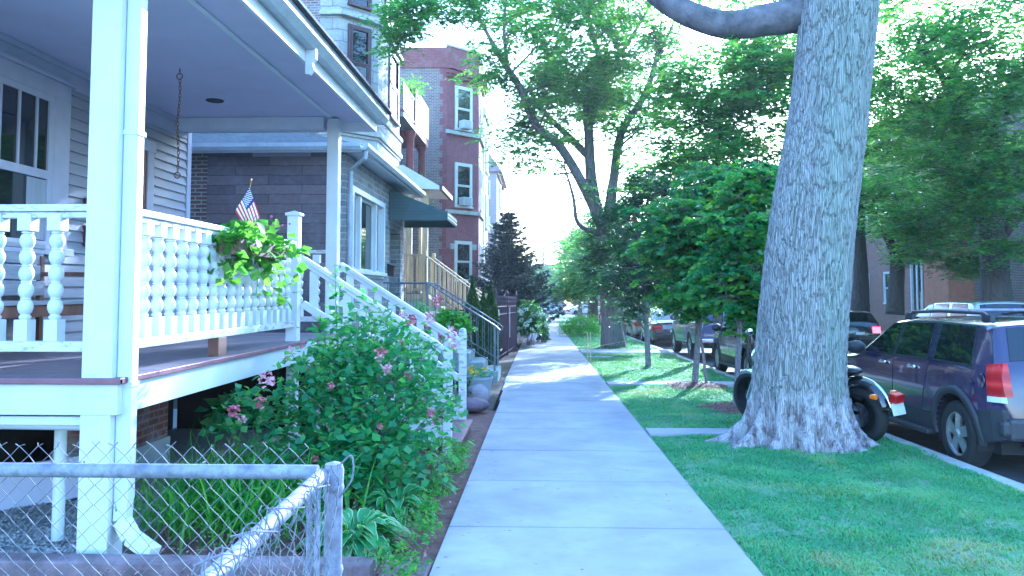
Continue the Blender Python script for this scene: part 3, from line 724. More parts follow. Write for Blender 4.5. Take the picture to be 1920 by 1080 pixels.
pk = thing('plank', (-3.6, 6.4, 0), 'pale painted plank lying slanted under the porch behind the chain link fence', 'plank')
m = MB(); m.bar((-4.9, 5.6, .02), (-3.55, 6.9, .10), .05, .34); m.build('board', 'ceiling_paint', pk, bevel=.005)
del pk['label']; pk['label'] = 'pale painted plank slanting through the dark gap under the porch'

# ================================================================ chain link fence, neighbour's yard corner
cf = thing('chain_link_fence', (-.72, 2.46, gz(2.46)), 'weathered galvanised chain link fence with a corner post in the foreground', 'fence')
FX, FY, FZ = -.672, 2.50, 1.04
m = MB(); m.tube([(-4.5, FY + .02, FZ), (FX - .02, FY, FZ + .005)], .0225, 16); m.build('top_rail', 'galv', cf, smooth=True, label='top rail across the view')
m = MB(); m.tube([(FX + .0, FY - .03, FZ + .0), (FX + .01, 1.2, FZ - .025), (FX + .01, .2, FZ - .03)], .0225, 16); m.build('top_rail', 'galv', cf, smooth=True, label='top rail running towards the viewer')
m = MB(); m.tube([(FX + .03, FY, -.1), (FX + .03, FY, FZ + .01)], .028, 16); m.lathe([(.030, -.05), (.032, .0), (.026, .022), (.0, .030)], (FX + .03, FY, FZ + .01), 16); m.build('post', 'galv', cf, smooth=True)
m = MB(); m.tube([(FX - .045, FY - .0, -.05), (FX - .045, FY - .0, FZ - .03)], .009, 8); m.tube([(FX + .0, FY - .07, -.05), (FX + .0, FY - .07, FZ - .03)], .009, 8)
for zz in (.35, .75, 1.0): m.lathe([(.030, -.012), (.033, 0), (.030, .012)], (FX + .03, FY, zz), 16); 
m.build('tension_bar', 'galv', cf, smooth=True)
def chain_link(mb, O, u, Lx, z0, z1, n, d=.06, r=.0017, jitter=0.0, rough=1):
    """woven zigzag wires; each wire runs down the panel"""
    u = Vector(u); O = Vector(O); k = 0; x = 0
    w = d
    while x < Lx:
        pts = []; z = z1; s = 0; jx = R.uniform(-jitter, jitter)
        amp = jitter * 3
        while z > z0:
            px_ = x + (w / 2 if s % 2 else 0) * 1.08
            off = .004 if (s % 2) else -.004
            pts.append(O + u * (px_ + jx * .3 + amp * .3 * math.sin(z * 11 + x * 3)) + Vector((0, 0, z)) + Vector(n) * (off + amp * .6 * math.sin(z * 7 + x * 5)))
            z -= w / 2; s += 1
        t0 = pts[0]; pts = [t0 + u * R.uniform(.004, .014) + Vector((0, 0, .018))] + pts
        mb.tube(pts, r, 4, False); x += w / 2 if False else w / 2
        k += 1
# two interlaced families: wires start alternately high and low
def panel(name, O, u, Lx, z0, z1, n, jitter, sag=0):
    m = MB(); d = .062; u = Vector(u); n = Vector(n); O = Vector(O)
    nW = int(Lx / d) + 1
    for i in range(nW):
        for fam in (0, 1):
            pts = []; z = z1 + (0); s = 0
            while z > z0:
                sx = (d / 2 if (s % 2) else 0); sx = sx if fam == 0 else d - sx
                j = jitter
                nx_ = mnoise.noise(Vector((i * .35, z * 3, 1.3))) * j; nn = mnoise.noise(Vector((i * .35, z * 3, 7.7))) * j
                pts.append(O + u * (i * d + sx + nx_) + n * (nn + (.0025 if (s % 2) else -.0025)) + Vector((0, 0, z + mnoise.noise(Vector((i * .6, 5, z))) * j * .5)))
                z -= d / 2; s += 1
            # twisted barb at the top
            tp = pts[0]
            if R.random() < .85:
                pts = [tp + u * R.uniform(-.022, .022) + n * R.uniform(-.006, .006) + Vector((0, 0, R.uniform(.004, .016)))] + pts
            m.tube(pts, .0017, 4, False)
    return m.build(name, 'wire', cf)
panel('mesh', (-4.4, FY + .045, 0), (1, 0, 0), 3.63, -.05, FZ + .072, (0, 1, 0), .012)
panel('mesh', (FX + .048, FY - .09, 0), (.012, -1, 0), 2.0, -.05, FZ + .045, (1, 0, 0), .055)
for x in (-2.25, -1.86, -1.47, -1.08): 
    m = MB(); m.tube([(x + .02 * math.sin(a), FY + .02 + .027 * math.cos(a), FZ + .003 + .027 * math.sin(a)) for a in np.linspace(-.8, 2 * PI - 1.2, 16)], .0022, 5); m.build('wire_tie', 'wire', cf)
for k, y in enumerate((2.25, 2.0, 1.78, 1.6, 1.4)):
    m = MB(); m.tube([(FX + .006 + .027 * math.cos(a) * (1 + a * .03), y + .012 * a, FZ - .01 + .028 * math.sin(a) * (1 + .04 * a)) for a in np.linspace(0, 4 * PI, 26)] + [(FX + .06, y - .05, FZ + .03 + .01 * k), (FX + .02, y - .09, FZ + .05)], .0019, 5); m.build('wire_tie', 'wire', cf)
# wire gate latch loops at the corner
m = MB(); m.tube([(FX + .05, FY, FZ + .03), (FX + .09, FY - .02, FZ + .06), (FX + .10, FY - .05, FZ + .0), (FX + .06, FY - .05, FZ - .06)], .003, 6, smooth=4); m.build('wire_tie', 'wire', cf)
# ================================================================ stone-fronted bungalow (second house)
AX = -3.3; BY0, BY1 = 13.4, 19.25
h2 = thing('stone_bungalow', (-5.5, 16, gz(16)), 'low grey stone-fronted bungalow with a green door awning beyond the white porch', 'house')
m = MB(); m.box(-13, -5.68, BY0, BY1, -.4, 4.12); m.build('side_wall', 'brick_dark', h2)
m = MB(); m.box(-5.68, AX - .1, BY0 - .02, BY0 + .25, -.4, 4.12); m.build('panel_wall', 'plank_panel', h2)
m = MB(); m.box(-4.9, -3.9, BY0 - .03, BY0 - .021, 3.93, 4.03); m.build('patch', 'siding_paint', h2)
def walls_with_holes(m, y0, y1, z0, z1, xa, xb, holes):
    """front wall along Y with rectangular openings"""
    ys = sorted({y0, y1, *[h[0] for h in holes], *[h[1] for h in holes]})
    for a, b in zip(ys[:-1], ys[1:]):
        hs = [h for h in holes if h[0] <= a + 1e-6 and h[1] >= b - 1e-6]
        if not hs: m.box(xa, xb, a, b, z0, z1)
        else:
            h = hs[0]; m.box(xa, xb, a, b, z0, h[2]); m.box(xa, xb, a, b, h[3], z1)
m = MB(); walls_with_holes(m, BY0 - .02, BY1, -.4, 3.98, AX - .25, AX, [(13.75, 16.65, 1.98, 3.42), (17.45, 18.75, .8, 3.0)]); m.box(-5.6, AX - .26, BY0 + .26, BY1, -.4, 3.9)
m.build('front_wall', 'fieldstone', h2)
o = win(h2, (AX - .10, 15.2, 2.70), Y_, X_, 2.7, 1.36, 'white_paint', fw=.10, depth=.15, mull=(.24, .76), meet=None, glassm='pane_dark', curtain=False)
m = MB(); m.box(AX - .24, AX + .02, 13.7, 16.7, 1.90, 1.975); m.box(AX - .24, AX - .14, 13.7, 16.7, 1.98, 3.42); m.build('window_sill', 'white_paint', h2)
m = MB(); m.box(AX - .9, AX - .26, 17.45, 18.75, .8, 3.05); m.box(AX - .25, AX + .005, 17.4, 17.46, .85, 3.0); m.build('door_recess', 'awning_green', h2)
m = MB(); m.box(AX - .259, AX - .20, 17.6, 18.6, .95, 2.95); d = m.build('door', 'awning_green', h2, bevel=.004)
m = MB(); m.ball((AX - .16, 17.7, 1.9), .03); m.build('handle', 'brass', d)
# roof: low hip with gutters
m = MB(); E = 4.06
a = [(-13.4, BY0 - .38, E), (AX + .36, BY0 - .38, E), (AX + .36, BY1 + .3, E), (-13.4, BY1 + .3, E)]
m.add(a + [(-6.5, 16.3, 5.3), (-13.4, 16.3, 5.3)], [(3, 2, 1, 0), (0, 1, 4, 5), (1, 2, 4), (2, 3, 5, 4)]); m.build('roof', 'shingle', h2)
m = MB()
m.box(AX + .30, AX + .355, BY0 - .36, BY1 + .3, E - .12, E - .004); m.box(-13.4, AX + .355, BY0 - .375, BY0 - .33, E - .12, E - .004); m.box(-13.3, AX + .3, BY0 - .33, BY1 + .28, E - .03, E - .005)
m.build('eave_board', 'rail_trim', h2)
m = MB(); m.prism([(AX + .356, E - .1), (AX + .43, E - .1), (AX + .47, E - .04), (AX + .47, E + .02), (AX + .455, E + .02), (AX + .455, E - .03), (AX + .356, E - .08)], BY0 - .45, BY1 + .35, 'xz')
m.prism([(BY0 - .376, E - .1), (BY0 - .44, E - .1), (BY0 - .48, E - .04), (BY0 - .48, E + .02), (BY0 - .465, E + .02), (BY0 - .465, E - .03), (BY0 - .376, E - .08)], -13.4, AX + .35, 'yz')
m.build('gutter', 'gutter_white', h2)
m = MB(); m.tube([(AX + .40, BY0 - .3, E - .1), (AX + .40, BY0 - .3, E - .2), (AX + .07, BY0 + .08, E - .35), (AX + .06, BY0 + .08, 3.2), (AX + .06, BY0 + .08, .1)], .042, 10); m.build('downspout', 'gutter_white', h2, smooth=True)
# awning
m = MB(); y0, y1 = 17.25, 19.15
P = []
for i in range(13):
    t_ = i / 12; P.append([(AX + .02 + 1.25 * t_, yy, 3.86 - .50 * t_ + .012 * (i % 2)) for yy in (y0, y1)])
m.grid(P)
m.add([(AX + .02, y0, 3.86), (AX + 1.27, y0, 3.36), (AX + 1.27, y0, 3.18), (AX + .02, y0, 3.18)], [(0, 1, 2, 3)])
m.add([(AX + .02, y1, 3.86), (AX + 1.27, y1, 3.36), (AX + 1.27, y1, 3.18), (AX + .02, y1, 3.18)], [(0, 1, 2, 3)])
for k in range(9):
    zz = 3.22 + k * .07; xx = AX + .02 + min(1.25, (3.86 - zz) / .50 * 1.25); m.box(AX + .02, xx, y0 - .015, y0 + .002, zz - .006, zz + .006)
m.box(AX + 1.262, AX + 1.29, y0, y1, 3.20, 3.38); m.build('awning', 'awning_green', h2)
m = MB(); m.box(AX + 1.291, AX + 1.30, y0, y1, 3.235, 3.26); m.box(AX + 1.291, AX + 1.30, y0, y1, 3.31, 3.335); m.build('awning_trim', 'white_paint', h2)
m = MB(); m.box(AX + .002, AX + .14, 17.15, 17.36, 1.98, 2.2); m.prism([(AX + .002, 2.24), (AX + .17, 2.19), (AX + .17, 2.17), (AX + .002, 2.2)], 17.12, 17.39, 'xz')
mb = thing('mailbox', (AX, 17.25, 1.98), 'black metal mailbox beside the bungalow door under the green awning', 'mailbox'); m.build('box', 'mailbox_black', mb, bevel=.006)
# concrete steps with iron railings
st = thing('concrete_steps', (-2.0, 17.0, gz(17)), 'concrete steps climbing from the sidewalk to the bungalow door', 'steps')
m = MB(); g = gz(16); sy0, sy1 = 16.55, 17.95; m.box(AX, -2.35, sy0, sy1 + .6, g - .1, .92)
nst = 5; 
for k in range(nst):
    zt = .92 - (k + 1) * (.92 - g) / (nst + 1); m.box(-2.35 + k * .29, -2.35 + (k + 1) * .29 + .02, sy0, sy1, g - .1, zt)
m.build('step', 'step_concrete', st, bevel=.012)
rl = thing('iron_railing', (-1.0, 16.6, gz(16.6)), 'grey iron handrail pair running down the concrete steps beside the yellow pansies', 'railing')
for yy in (sy0 + .06, sy1 - .05):
    m = MB(); m.tube([(AX + .03, yy, 1.82), (-2.35, yy, 1.82), (-.92, yy, .92), (-.84, yy, .84), (-.86, yy, .78)], .017, 8); m.tube([(AX + .03, yy, 1.02), (-2.35, yy, 1.02), (-.95, yy, .15)], .012, 6)
    m.build('handrail', 'steel_rail', rl, smooth=True)
    x = AX + .12
    while x < -.98:
        zt = 1.82 if x < -2.35 else 1.82 - (x + 2.35) * .629; zb = 1.02 if x < -2.35 else 1.02 - (x + 2.35) * .621
        b = MB(); b.tube([(x, yy, zb), (x, yy, zt)], .008, 5); b.build('baluster', 'steel_rail', rl); x += .135
    m = MB(); m.box(-.965, -.925, yy - .02, yy + .02, gz(yy) - .05, .95); m.build('post', 'steel_rail', rl, bevel=.003)
    m = MB(); m.box(-2.37, -2.33, yy - .02, yy + .02, .9, 1.83); m.build('post', 'steel_rail', rl, bevel=.003)

# ================================================================ greystone with the bay
gs = thing('greystone_house', (-7, 23, gz(23)), 'tall pale greystone with a bay of brown framed windows rising above the bungalow', 'house')
GX0, GXF = -5.13, -4.3; GY0 = 20.0
m = MB(); m.box(-16, GX0 - .5, GY0, 25.4, -.5, 10.6); m.build('side_wall', 'brick_tan', gs)
pts = [(GX0 - .5, GY0 - .03), (GX0, GY0 - .03), (GXF, GY0 + .85), (GXF, 24.1), (GX0 - .1, 24.95), (GX0 - .5, 24.95)]
def bayprism(m, z0, z1, off=0):
    q = [(x + (off if x > GX0 - .4 else 0), y + (-off if y < 21 else (off if y > 24 else 0))) for x, y in pts]
    m.prism(q, z0, z1, 'xy')
m = MB(); bayprism(m, -.5, 5.62); b0 = m.build('bay_base', 'stucco_white', gs)
m = MB(); bayprism(m, 5.84, 6.2, .05); bayprism(m, 6.33, 8.72); bayprism(m, 8.84, 11.3); m.build('bay_wall', 'greystone', gs)
m = MB(); bayprism(m, 5.62, 5.70, .04); bayprism(m, 5.70, 5.84, .09); m.build('bay_cornice', 'limestone', gs, bevel=.02); m = MB(); bayprism(m, 6.2, 6.33, .10); m.build('bay_cornice', 'limestone', gs, bevel=.02); m = MB(); bayprism(m, 8.72, 8.84, .1); m.build('bay_cornice', 'limestone', gs, bevel=.02)
dn = Vector((.8827, -.83, 0)); du = Vector((.83, .88, 0)).normalized(); dn = Vector((du.y, -du.x, 0))
mid = Vector(((GX0 + GXF) / 2, GY0 + .41, 0))
win(gs, (mid.x, mid.y, 7.56), du, dn, .56, 1.86, 'window_brown', fw=.075, depth=.05, curtain=True)
win(gs, (mid.x, mid.y, 10.0), du, dn, .56, 1.8, 'window_brown', fw=.075, depth=.05)
win(gs, (GXF, 23.0, 7.6), Y_, X_, 1.25, 1.86, 'window_brown', fw=.09, depth=.05); win(gs, (GXF, 22.45, 10.0), Y_, X_, 1.5, 1.8, 'window_brown', fw=.09, depth=.06, mull=(.5,))
win(gs, (GXF, 22.3, 4.1), Y_, X_, 1.3, 1.4, 'window_brown', fw=.09, depth=.06, mull=(.5,))
# its wooden entrance porch with little roof
wp = thing('wooden_porch', (-3.6, 24.2, gz(24)), 'new timber entrance porch and stairs with a small roof beyond the green awning', 'porch')
m = MB(); RXr = -2.92
m.add([(-4.28, 23.1, 5.3), (-4.0, 23.1, 5.35), (RXr, 23.1, 4.72), (RXr, 25.6, 4.72), (-4.28, 25.6, 5.3), (-4.0, 25.6, 5.35), (-4.28, 23.1, 4.7), (-4.28, 25.6, 4.7), (RXr, 23.1, 4.62), (RXr, 25.6, 4.62)],
      [(0, 1, 2, 8, 6), (4, 5, 3, 9, 7), (0, 4, 5, 1), (1, 5, 3, 2), (6, 8, 9, 7), (2, 3, 9, 8), (0, 6, 7, 4)]); m.build('roof', 'rail_trim', wp)
m = MB(); m.box(RXr + .001, RXr + .09, 23.0, 25.7, 4.60, 4.73); m.build('gutter', 'window_brown', wp)
for x in (-3.85, -3.38):
    m = MB(); m.box(x - .08, x + .08, 23.3, 23.46, 1.62, 4.66); m.box(x - .1, x + .1, 23.28, 23.48, 4.4, 4.64); m.build('post', 'fresh_wood', wp, bevel=.01)
m = MB(); m.box(-3.7, -3.62, 24.2, 25.5, 1.6, 4.35); m.build('back_screen', 'fresh_wood', wp)
m = MB(); m.box(-4.3, -3.3, 22.75, 25.5, 1.42, 1.56); m.build('landing', 'fresh_wood', wp)
m = MB(); m.box(-4.3, -3.32, 22.9, 25.4, -.4, 1.41); m.build('base', 'stucco_white', wp)
for k in range(8):
    m = MB(); m.box(-3.3 + .27 * k, -3.0 + .27 * k, 22.8, 24.6, 1.36 - .2 * k, 1.40 - .2 * k); m.build('tread', 'fresh_wood', wp)
for yy in (22.75, 24.65):
    m = MB(); m.box(-4.28, -3.3, yy - .045, yy + .045, 2.68, 2.72); m.bar((-3.3, yy, 2.70), (-1.55, yy, 1.42), .09, .04); m.bar((-3.3, yy, 1.72), (-1.5, yy, .42), .04, .09); m.box(-4.28, -3.3, yy - .02, yy + .02, 1.66, 1.75)
    m.bar((-3.3, yy, 1.40), (-1.35, yy, -.05), .05, .28); r_ = m.build('stair_railing', 'fresh_wood', wp, bevel=.004)
    x = -4.2
    while x < -1.6:
        z1 = 2.68 if x < -3.3 else 2.68 - (x + 3.3) * .731; b = MB(); b.box(x - .02, x + .02, yy - .05, yy - .021, z1 - .98, z1); b.build('slat', 'fresh_wood', r_); x += .135
    for x, zb, zt in ((-3.3, .0, 2.84), (-1.55, -.3, 1.6)):
        m = MB(); m.box(x - .05, x + .05, yy - .05, yy + .05, zb, zt); m.build('post', 'fresh_wood', wp, bevel=.005)
m = MB(); m.box(-4.25, -4.2, 23.5, 24.3, 1.6, 3.5); m.build('door', 'window_brown', wp)

# ================================================================ brick flats with a corner balcony
bf = thing('balcony_flats', (-7, 28.5, gz(28)), 'brick flats with a tall planted red balcony between the greystone and the red bay', 'building')
m = MB(); m.box(-16, -5.75, 25.5, 31.3, -.5, 9.2); m.build('wall', 'brick_tan', bf)
m = MB(); m.box(-5.75, -4.42, 27.9, 31.3, 7.35, 7.6); m.box(-4.55, -4.40, 27.9, 31.3, 7.6, 8.9); m.box(-5.75, -4.56, 31.15, 31.3, 7.6, 8.9); m.build('balcony', 'terracotta', bf)
m = MB(); m.box(-5.75, -4.42, 25.6, 27.9, 7.35, 7.5); m.box(-4.5, -4.44, 25.6, 27.9, 8.42, 8.50); m.box(-4.5, -4.44, 25.6, 27.9, 7.6, 7.68)
br_ = m.build('balcony_railing', 'steel_rail', bf)
for k in range(16):
    b = MB(); y = 25.7 + k * .14; b.box(-4.49, -4.45, y, y + .05, 7.681, 8.419); b.build('baluster', 'steel_rail', br_)
for y in (28.05, 30.9):
    m = MB(); m.lathe([(.2, 0), (.2, .1), (.15, .16), (.14, 2.5), (.2, 2.6), (.22, 2.75)], (-4.62, y, 4.6), 14); m.build('column', 'terracotta', bf, smooth=True)
m = MB(); m.box(-5.75, -4.42, 25.6, 31.3, 4.2, 4.6); m.box(-4.56, -4.42, 27.6, 31.3, 4.6, 5.3); m.build('balcony', 'brick_orange', bf)
m = MB(); m.box(-5.75, -4.42, 25.6, 31.3, -.5, 1.4); m.box(-4.6, -4.42, 25.6, 26.2, 1.4, 4.2); m.box(-4.6, -4.42, 30.9, 31.3, 1.4, 4.2); m.build('porch_base', 'brick_orange', bf)
def potplant(x, y, z, n, s, lab, mat='leaf_lime', hang=.2):
    p = thing('potted_plant', (x, y, z), lab, 'plant'); m = MB(); m.lathe([(.0, 0), (.12, 0), (.16, .24), (.15, .25), (.14, .23), (0, .22)], (x, y, z), 14); m.build('pot', 'brown_wood', p, smooth=True)
    P = np.array([(x, y, z + .35)]) + G.normal(size=(n, 3)) * np.array([s, s, s * .8]); P[:, 2] = np.maximum(P[:, 2], z + .25 - hang); leaf_obj('foliage', P, .12, mat, p, aspect=.6)
potplant(-4.62, 27.3, 8.3, 260, .24, 'trailing green plant on the dark railing of the high balcony', 'leaf_linden')
potplant(-4.58, 28.5, 8.75, 240, .22, 'bright green potted plant at the corner of the high red balcony')
potplant(-4.62, 28.9, 5.25, 200, .2, 'brownish potted plant on the ledge under the red balcony', 'leaf_shade')
potplant(-4.5, 30.0, 5.0, 200, .22, 'green plant spilling over the ledge beside the round column', 'leaf_linden')

# ================================================================ red three-flat with bay
rb = thing('red_bay_building', (-6, 37, gz(36)), 'three-storey red building with a tan brick side wall and a bay with air conditioners', 'building')
RY = 34.0
m = MB(); m.box(-16, -4.02, RY, 40.5, -.8, 11.35); m.build('side_wall', 'brick_tan', rb)
m = MB(); m.box(-16, -4.0, RY - .04, 40.5, 11.35, 12.25); m.build('parapet', 'brick_red', rb)
m = MB()
z = 1.0
k = 0
while z < 11.2:      # toothed terracotta quoins
    m.box(-4.32 + (.12 if k % 2 else 0), -4.0, RY - .015, RY + .2, z, z + .27); z += .28; k += 1
m.build('quoin', 'terracotta', rb)
bay = [(-4.0, RY), (-2.72, RY + 1.3), (-2.72, RY + 3.6), (-4.0, RY + 4.9)]
def bayp(m, z0, z1, off=0):
    o2 = off * .7; m.prism([(-4.05, RY - off * 1.2), (bay[0][0] + o2, bay[0][1] - off * 1.2), (bay[1][0] + off, bay[1][1] - off * .4), (bay[2][0] + off, bay[2][1] + off * .4), (bay[3][0], bay[3][1] + off), (-4.05, bay[3][1] + off)], z0, z1, 'xy')
m = MB()
for z0, z1 in ((-.8, 5.03), (5.19, 8.48), (8.64, 10.95)): bayp(m, z0, z1)
m.build('bay_wall', 'terracotta', rb)
for q in ((5.03, 5.19, .1), (8.48, 8.64, .1)): m = MB(); bayp(m, *q); m.build('sill_band', 'limestone', rb)
m = MB(); bayp(m, 10.95, 11.08, .12); bayp(m, 11.08, 11.25, .2); bayp(m, 11.25, 11.36, .28); m.build('cornice', 'terracotta', rb)
m = MB(); bayp(m, 11.36, 12.3, .02); m.build('bay_parapet', 'brick_red', rb)
m = MB(); bayp(m, 12.3, 12.38, .06); m.build('coping', 'limestone', rb)
du = Vector((1.28, 1.3, 0)).normalized(); dn = Vector((du.y, -du.x, 0)); mid = Vector((-3.36, RY + .65, 0))
acs = []
for zc, hh in ((2.97, 1.6), (6.28, 1.8), (9.66, 1.8)):
    win(rb, (mid.x, mid.y, zc), du, dn, .78, hh, 'cream_trim', fw=.10, depth=.05, curtain=True)
    win(rb, (-2.72, RY + 2.45, zc), Y_, X_, 1.3, hh, 'cream_trim', fw=.09, depth=.05, mull=(.5,))
for zc, lb in ((5.58, 'lower boxy window air conditioner on the red bay'), (8.95, 'upper boxy window air conditioner on the red bay')):
    c = mid + dn * .17 + Vector((0, 0, zc)); a = thing('air_conditioner', c, lb, 'air conditioner', 'window air conditioners on the red bay')
    m = MB(); m.ob(c, (.52, .36, .36), du); m.build('case', 'ac_beige', a, bevel=.02)
    m = MB()
    for k in range(7): m.ob(c + dn * .183 + Vector((-.0, 0, -.13 + k * .043)) + du * -.03, (.36, .006, .014), du)
    m.build('grille', 'pot_grey', a)
# chimney-like little trim blocks by the ground floor window
for q in (-.62, .62): m = MB(); m.ob(mid + dn * .03 + du * q + Vector((0, 0, 3.62)), (.24, .06, .24), du); m.build('keystone', 'limestone', rb)

# far buildings on the left
pb = thing('pale_gabled_house', (-4.5, 60, gz(60)), 'pale brick house with a gabled roof beyond the red bay', 'building')
m = MB(); m.box(-14, -3.1, 57, 66, -1, 10.3); m.build('wall', 'brick_pale', pb)
m = MB(); m.prism([(-14.3, 10.3), (-2.7, 10.3), (-3.6, 11.6), (-4.9, 14), (-8, 15.5)], 56.7, 66.3, 'xz'); m.build('roof', 'stone_pink', pb)
m = MB(); m.box(-3.12, -2.95, 56.9, 66, 10.1, 10.35); m.build('gutter', 'terracotta', pb)
for zc in (3, 6.4, 9): win(pb, (-3.1, 61, zc), Y_, X_, 1.4, 1.6, 'cream_trim', mull=(.5,)); win(pb, (-3.9, 57, zc), X_, (0, -1, 0), .5, 1.2, 'cream_trim')
cb = thing('cream_bay_building', (-5, 47, gz(47)), 'cream bay-fronted building catching the sun just past the red bay', 'building')
m = MB(); m.box(-14, -4.1, 42, 52, -1, 11.3); m.build('wall', 'brick_pale', cb)
m = MB(); m.prism([(-4.1, 43), (-3.1, 44), (-3.1, 47), (-4.1, 48)], -1, 11.5, 'xy'); m.build('bay', 'stucco_white', cb)
m = MB(); m.prism([(-4.1, 42.9), (-3.0, 43.9), (-3.0, 47.1), (-4.1, 48.1)], 11.5, 11.9, 'xy'); m.build('cornice', 'limestone', cb)
for zc in (3, 6.2, 9.4): win(cb, (-3.1, 45.5, zc), Y_, X_, 1.4, 1.8, 'cream_trim', mull=(.5,))
m = MB(); m.lathe([(.0, 0), (.05, .05), (.22, .9), (.26, 1.0), (.3, 1.04)], (-2.8, 48.6, 4.4), 12); m.tube([(-4.1, 48.6, 5.9), (-3.4, 48.6, 6.0), (-2.8, 48.6, 5.5)], .05, 8); m.build('wall_lamp', 'steel_rail', cb, smooth=True)
for i, (y, x, z, mt) in enumerate(((70, -4.6, 8.0, 'brick_red'), (84, -4.2, 9.5, 'brick_pale'), (99, -4.6, 8.5, 'brick_tan'))):
    b = thing('row_house', (x - 4, y + 5, gz(y)), ['red brick', 'pale brick', 'tan brick'][i] + ' row house far down the left side behind the spruce, ' + ['nearest', 'middle', 'farthest'][i] + ' of three', 'building', 'row houses far down the left side')
    m = MB(); m.box(x - 10, x, y, y + 11, -2, z); m.build('wall', mt, b); m = MB(); m.box(x - 10.1, x + .2, y - .1, y + 11.1, z, z + .5); m.build('cornice', 'limestone', b)
    for zc in (2, 5): win(b, (x, y + 3, zc), Y_, X_, 1.2, 1.6); win(b, (x, y + 7, zc), Y_, X_, 1.2, 1.6)
for i, (x, w_, z, mt, lb) in enumerate(((-22, 16, 9, 'brick_tan', 'tan brick building closing the far left end beyond the cross street'), (-2, 12, 6.5, 'siding_paint', 'low pale building closing the end of the sidewalk beyond the cross street'), (14, 16, 8, 'brick_red', 'red brick building closing the far end of the street'))):
    b = thing('end_building', (x, 138, gz(138)), lb, 'building'); m = MB(); m.box(x - w_ / 2, x + w_ / 2, 136, 146, -3, z); m.build('wall', mt, b)
    for q in (-4, 0, 4): win(b, (x + q, 136, 2), X_, (0, -1, 0), 1.2, 1.7)

# ================================================================ across the street
OX = 20.0
ab = thing('brick_apartments', (OX + 4, 45, gz(45)), 'orange and red brick apartment house across the street behind the trees', 'building')
m = MB(); m.box(OX, OX + 12, 39.5, 52, -1.5, 11.5); m.build('wall', 'brick_orange', ab)
m = MB(); m.prism([(OX, 37.6), (OX - .9, 38.2), (OX - .9, 40.6), (OX, 41.2)], -1.4, 9, 'xy'); m.build('bay', 'orange_wood', ab)
m = MB(); m.box(OX - .02, OX + 12, 29, 39.5, -1.5, 10.5); m.build('wing', 'brick_dark', ab)
win(ab, (OX, 42.6, 1.9), Y_, X_ if False else (-1, 0, 0), 2.2, 2.6, 'white_paint', fw=.12, mull=(.25, .5, .75), meet=None, curtain=True)
for (y, z) in ((46.5, 1.9), (50, 1.9), (42.6, 6), (46.5, 6), (50, 6), (36.5, 5.2), (32.5, 5.2), (32.0, 1.6), (35.7, 1.8)): win(ab, (OX - .02, y, z), Y_, (-1, 0, 0), 1.1, 1.7, 'white_paint')
m = MB(); m.box(OX - .4, OX - .05, 41.2, 41.5, 3.3, 3.9); m.build('wall_lamp', 'white_paint', ab)
sb = thing('blue_siding_house', (OX + 4, 58, gz(58)), 'blue-grey sided house across the street left of the brick apartments', 'house')
m = MB(); m.box(OX - .5, OX + 10, 52.2, 60, -1.5, 10); m.build('wall', 'siding_blue', sb)
m = MB(); m.prism([(OX - 1, 10), (OX + 10.5, 10), (OX + 5, 14)], 52, 60.3, 'xz'); m.build('roof', 'shingle', sb)
for (y, z) in ((54.5, 2), (57.5, 2), (54.5, 6), (57.5, 6)): win(sb, (OX - .5, y, z), Y_, (-1, 0, 0), 1.1, 1.7, 'white_paint')
for i, (y, mt) in enumerate(((61, 'brick_red'), (74, 'brick_tan'), (88, 'brick_dark'), (101, 'brick_red'), (12, 'brick_tan'))):
    b = thing('row_house', (OX + 4, y + 6, gz(y)), ['red brick row house across the street just past the blue siding', 'tan brick row house across the street, third from the far end', 'dark brick row house across the street, second from the far end', 'red brick row house at the far end across the street', 'tan brick row house across the street at the right edge'][i], 'building', 'row houses across the street')
    m = MB(); m.box(OX - .3, OX + 10, y, y + (12.5 if i < 4 else 16.5), -2, 9.5 + i % 2); m.build('wall', mt, b); m = MB(); m.box(OX - .5, OX + 10.1, y - .05, y + (12.55 if i < 4 else 16.55), 9.5 + i % 2, 10 + i % 2); m.build('cornice', 'limestone', b)
    for q in (3, 7, 10.5):
        for zc in (2, 6): win(b, (OX - .3, y + q, zc), Y_, (-1, 0, 0), 1.1, 1.7)
pl = thing('street_lamp', (14.6, 43, gz(43)), 'dark lamp post with a small white lamp across the street', 'lamp post')
m = MB(); m.tube([(14.6, 43, -.5), (14.6, 43, 3.4)], .06, 8); m.tube([(14.6, 43, 3.4), (14.3, 43, 3.6), (14.1, 43, 3.5)], .03, 6); m.build('pole', 'steel_rail', pl); m = MB(); m.ball((14.1, 43, 3.4), .14, 10, 6, (1, 1, .7)); m.build('lamp', 'white_paint', pl, smooth=True)
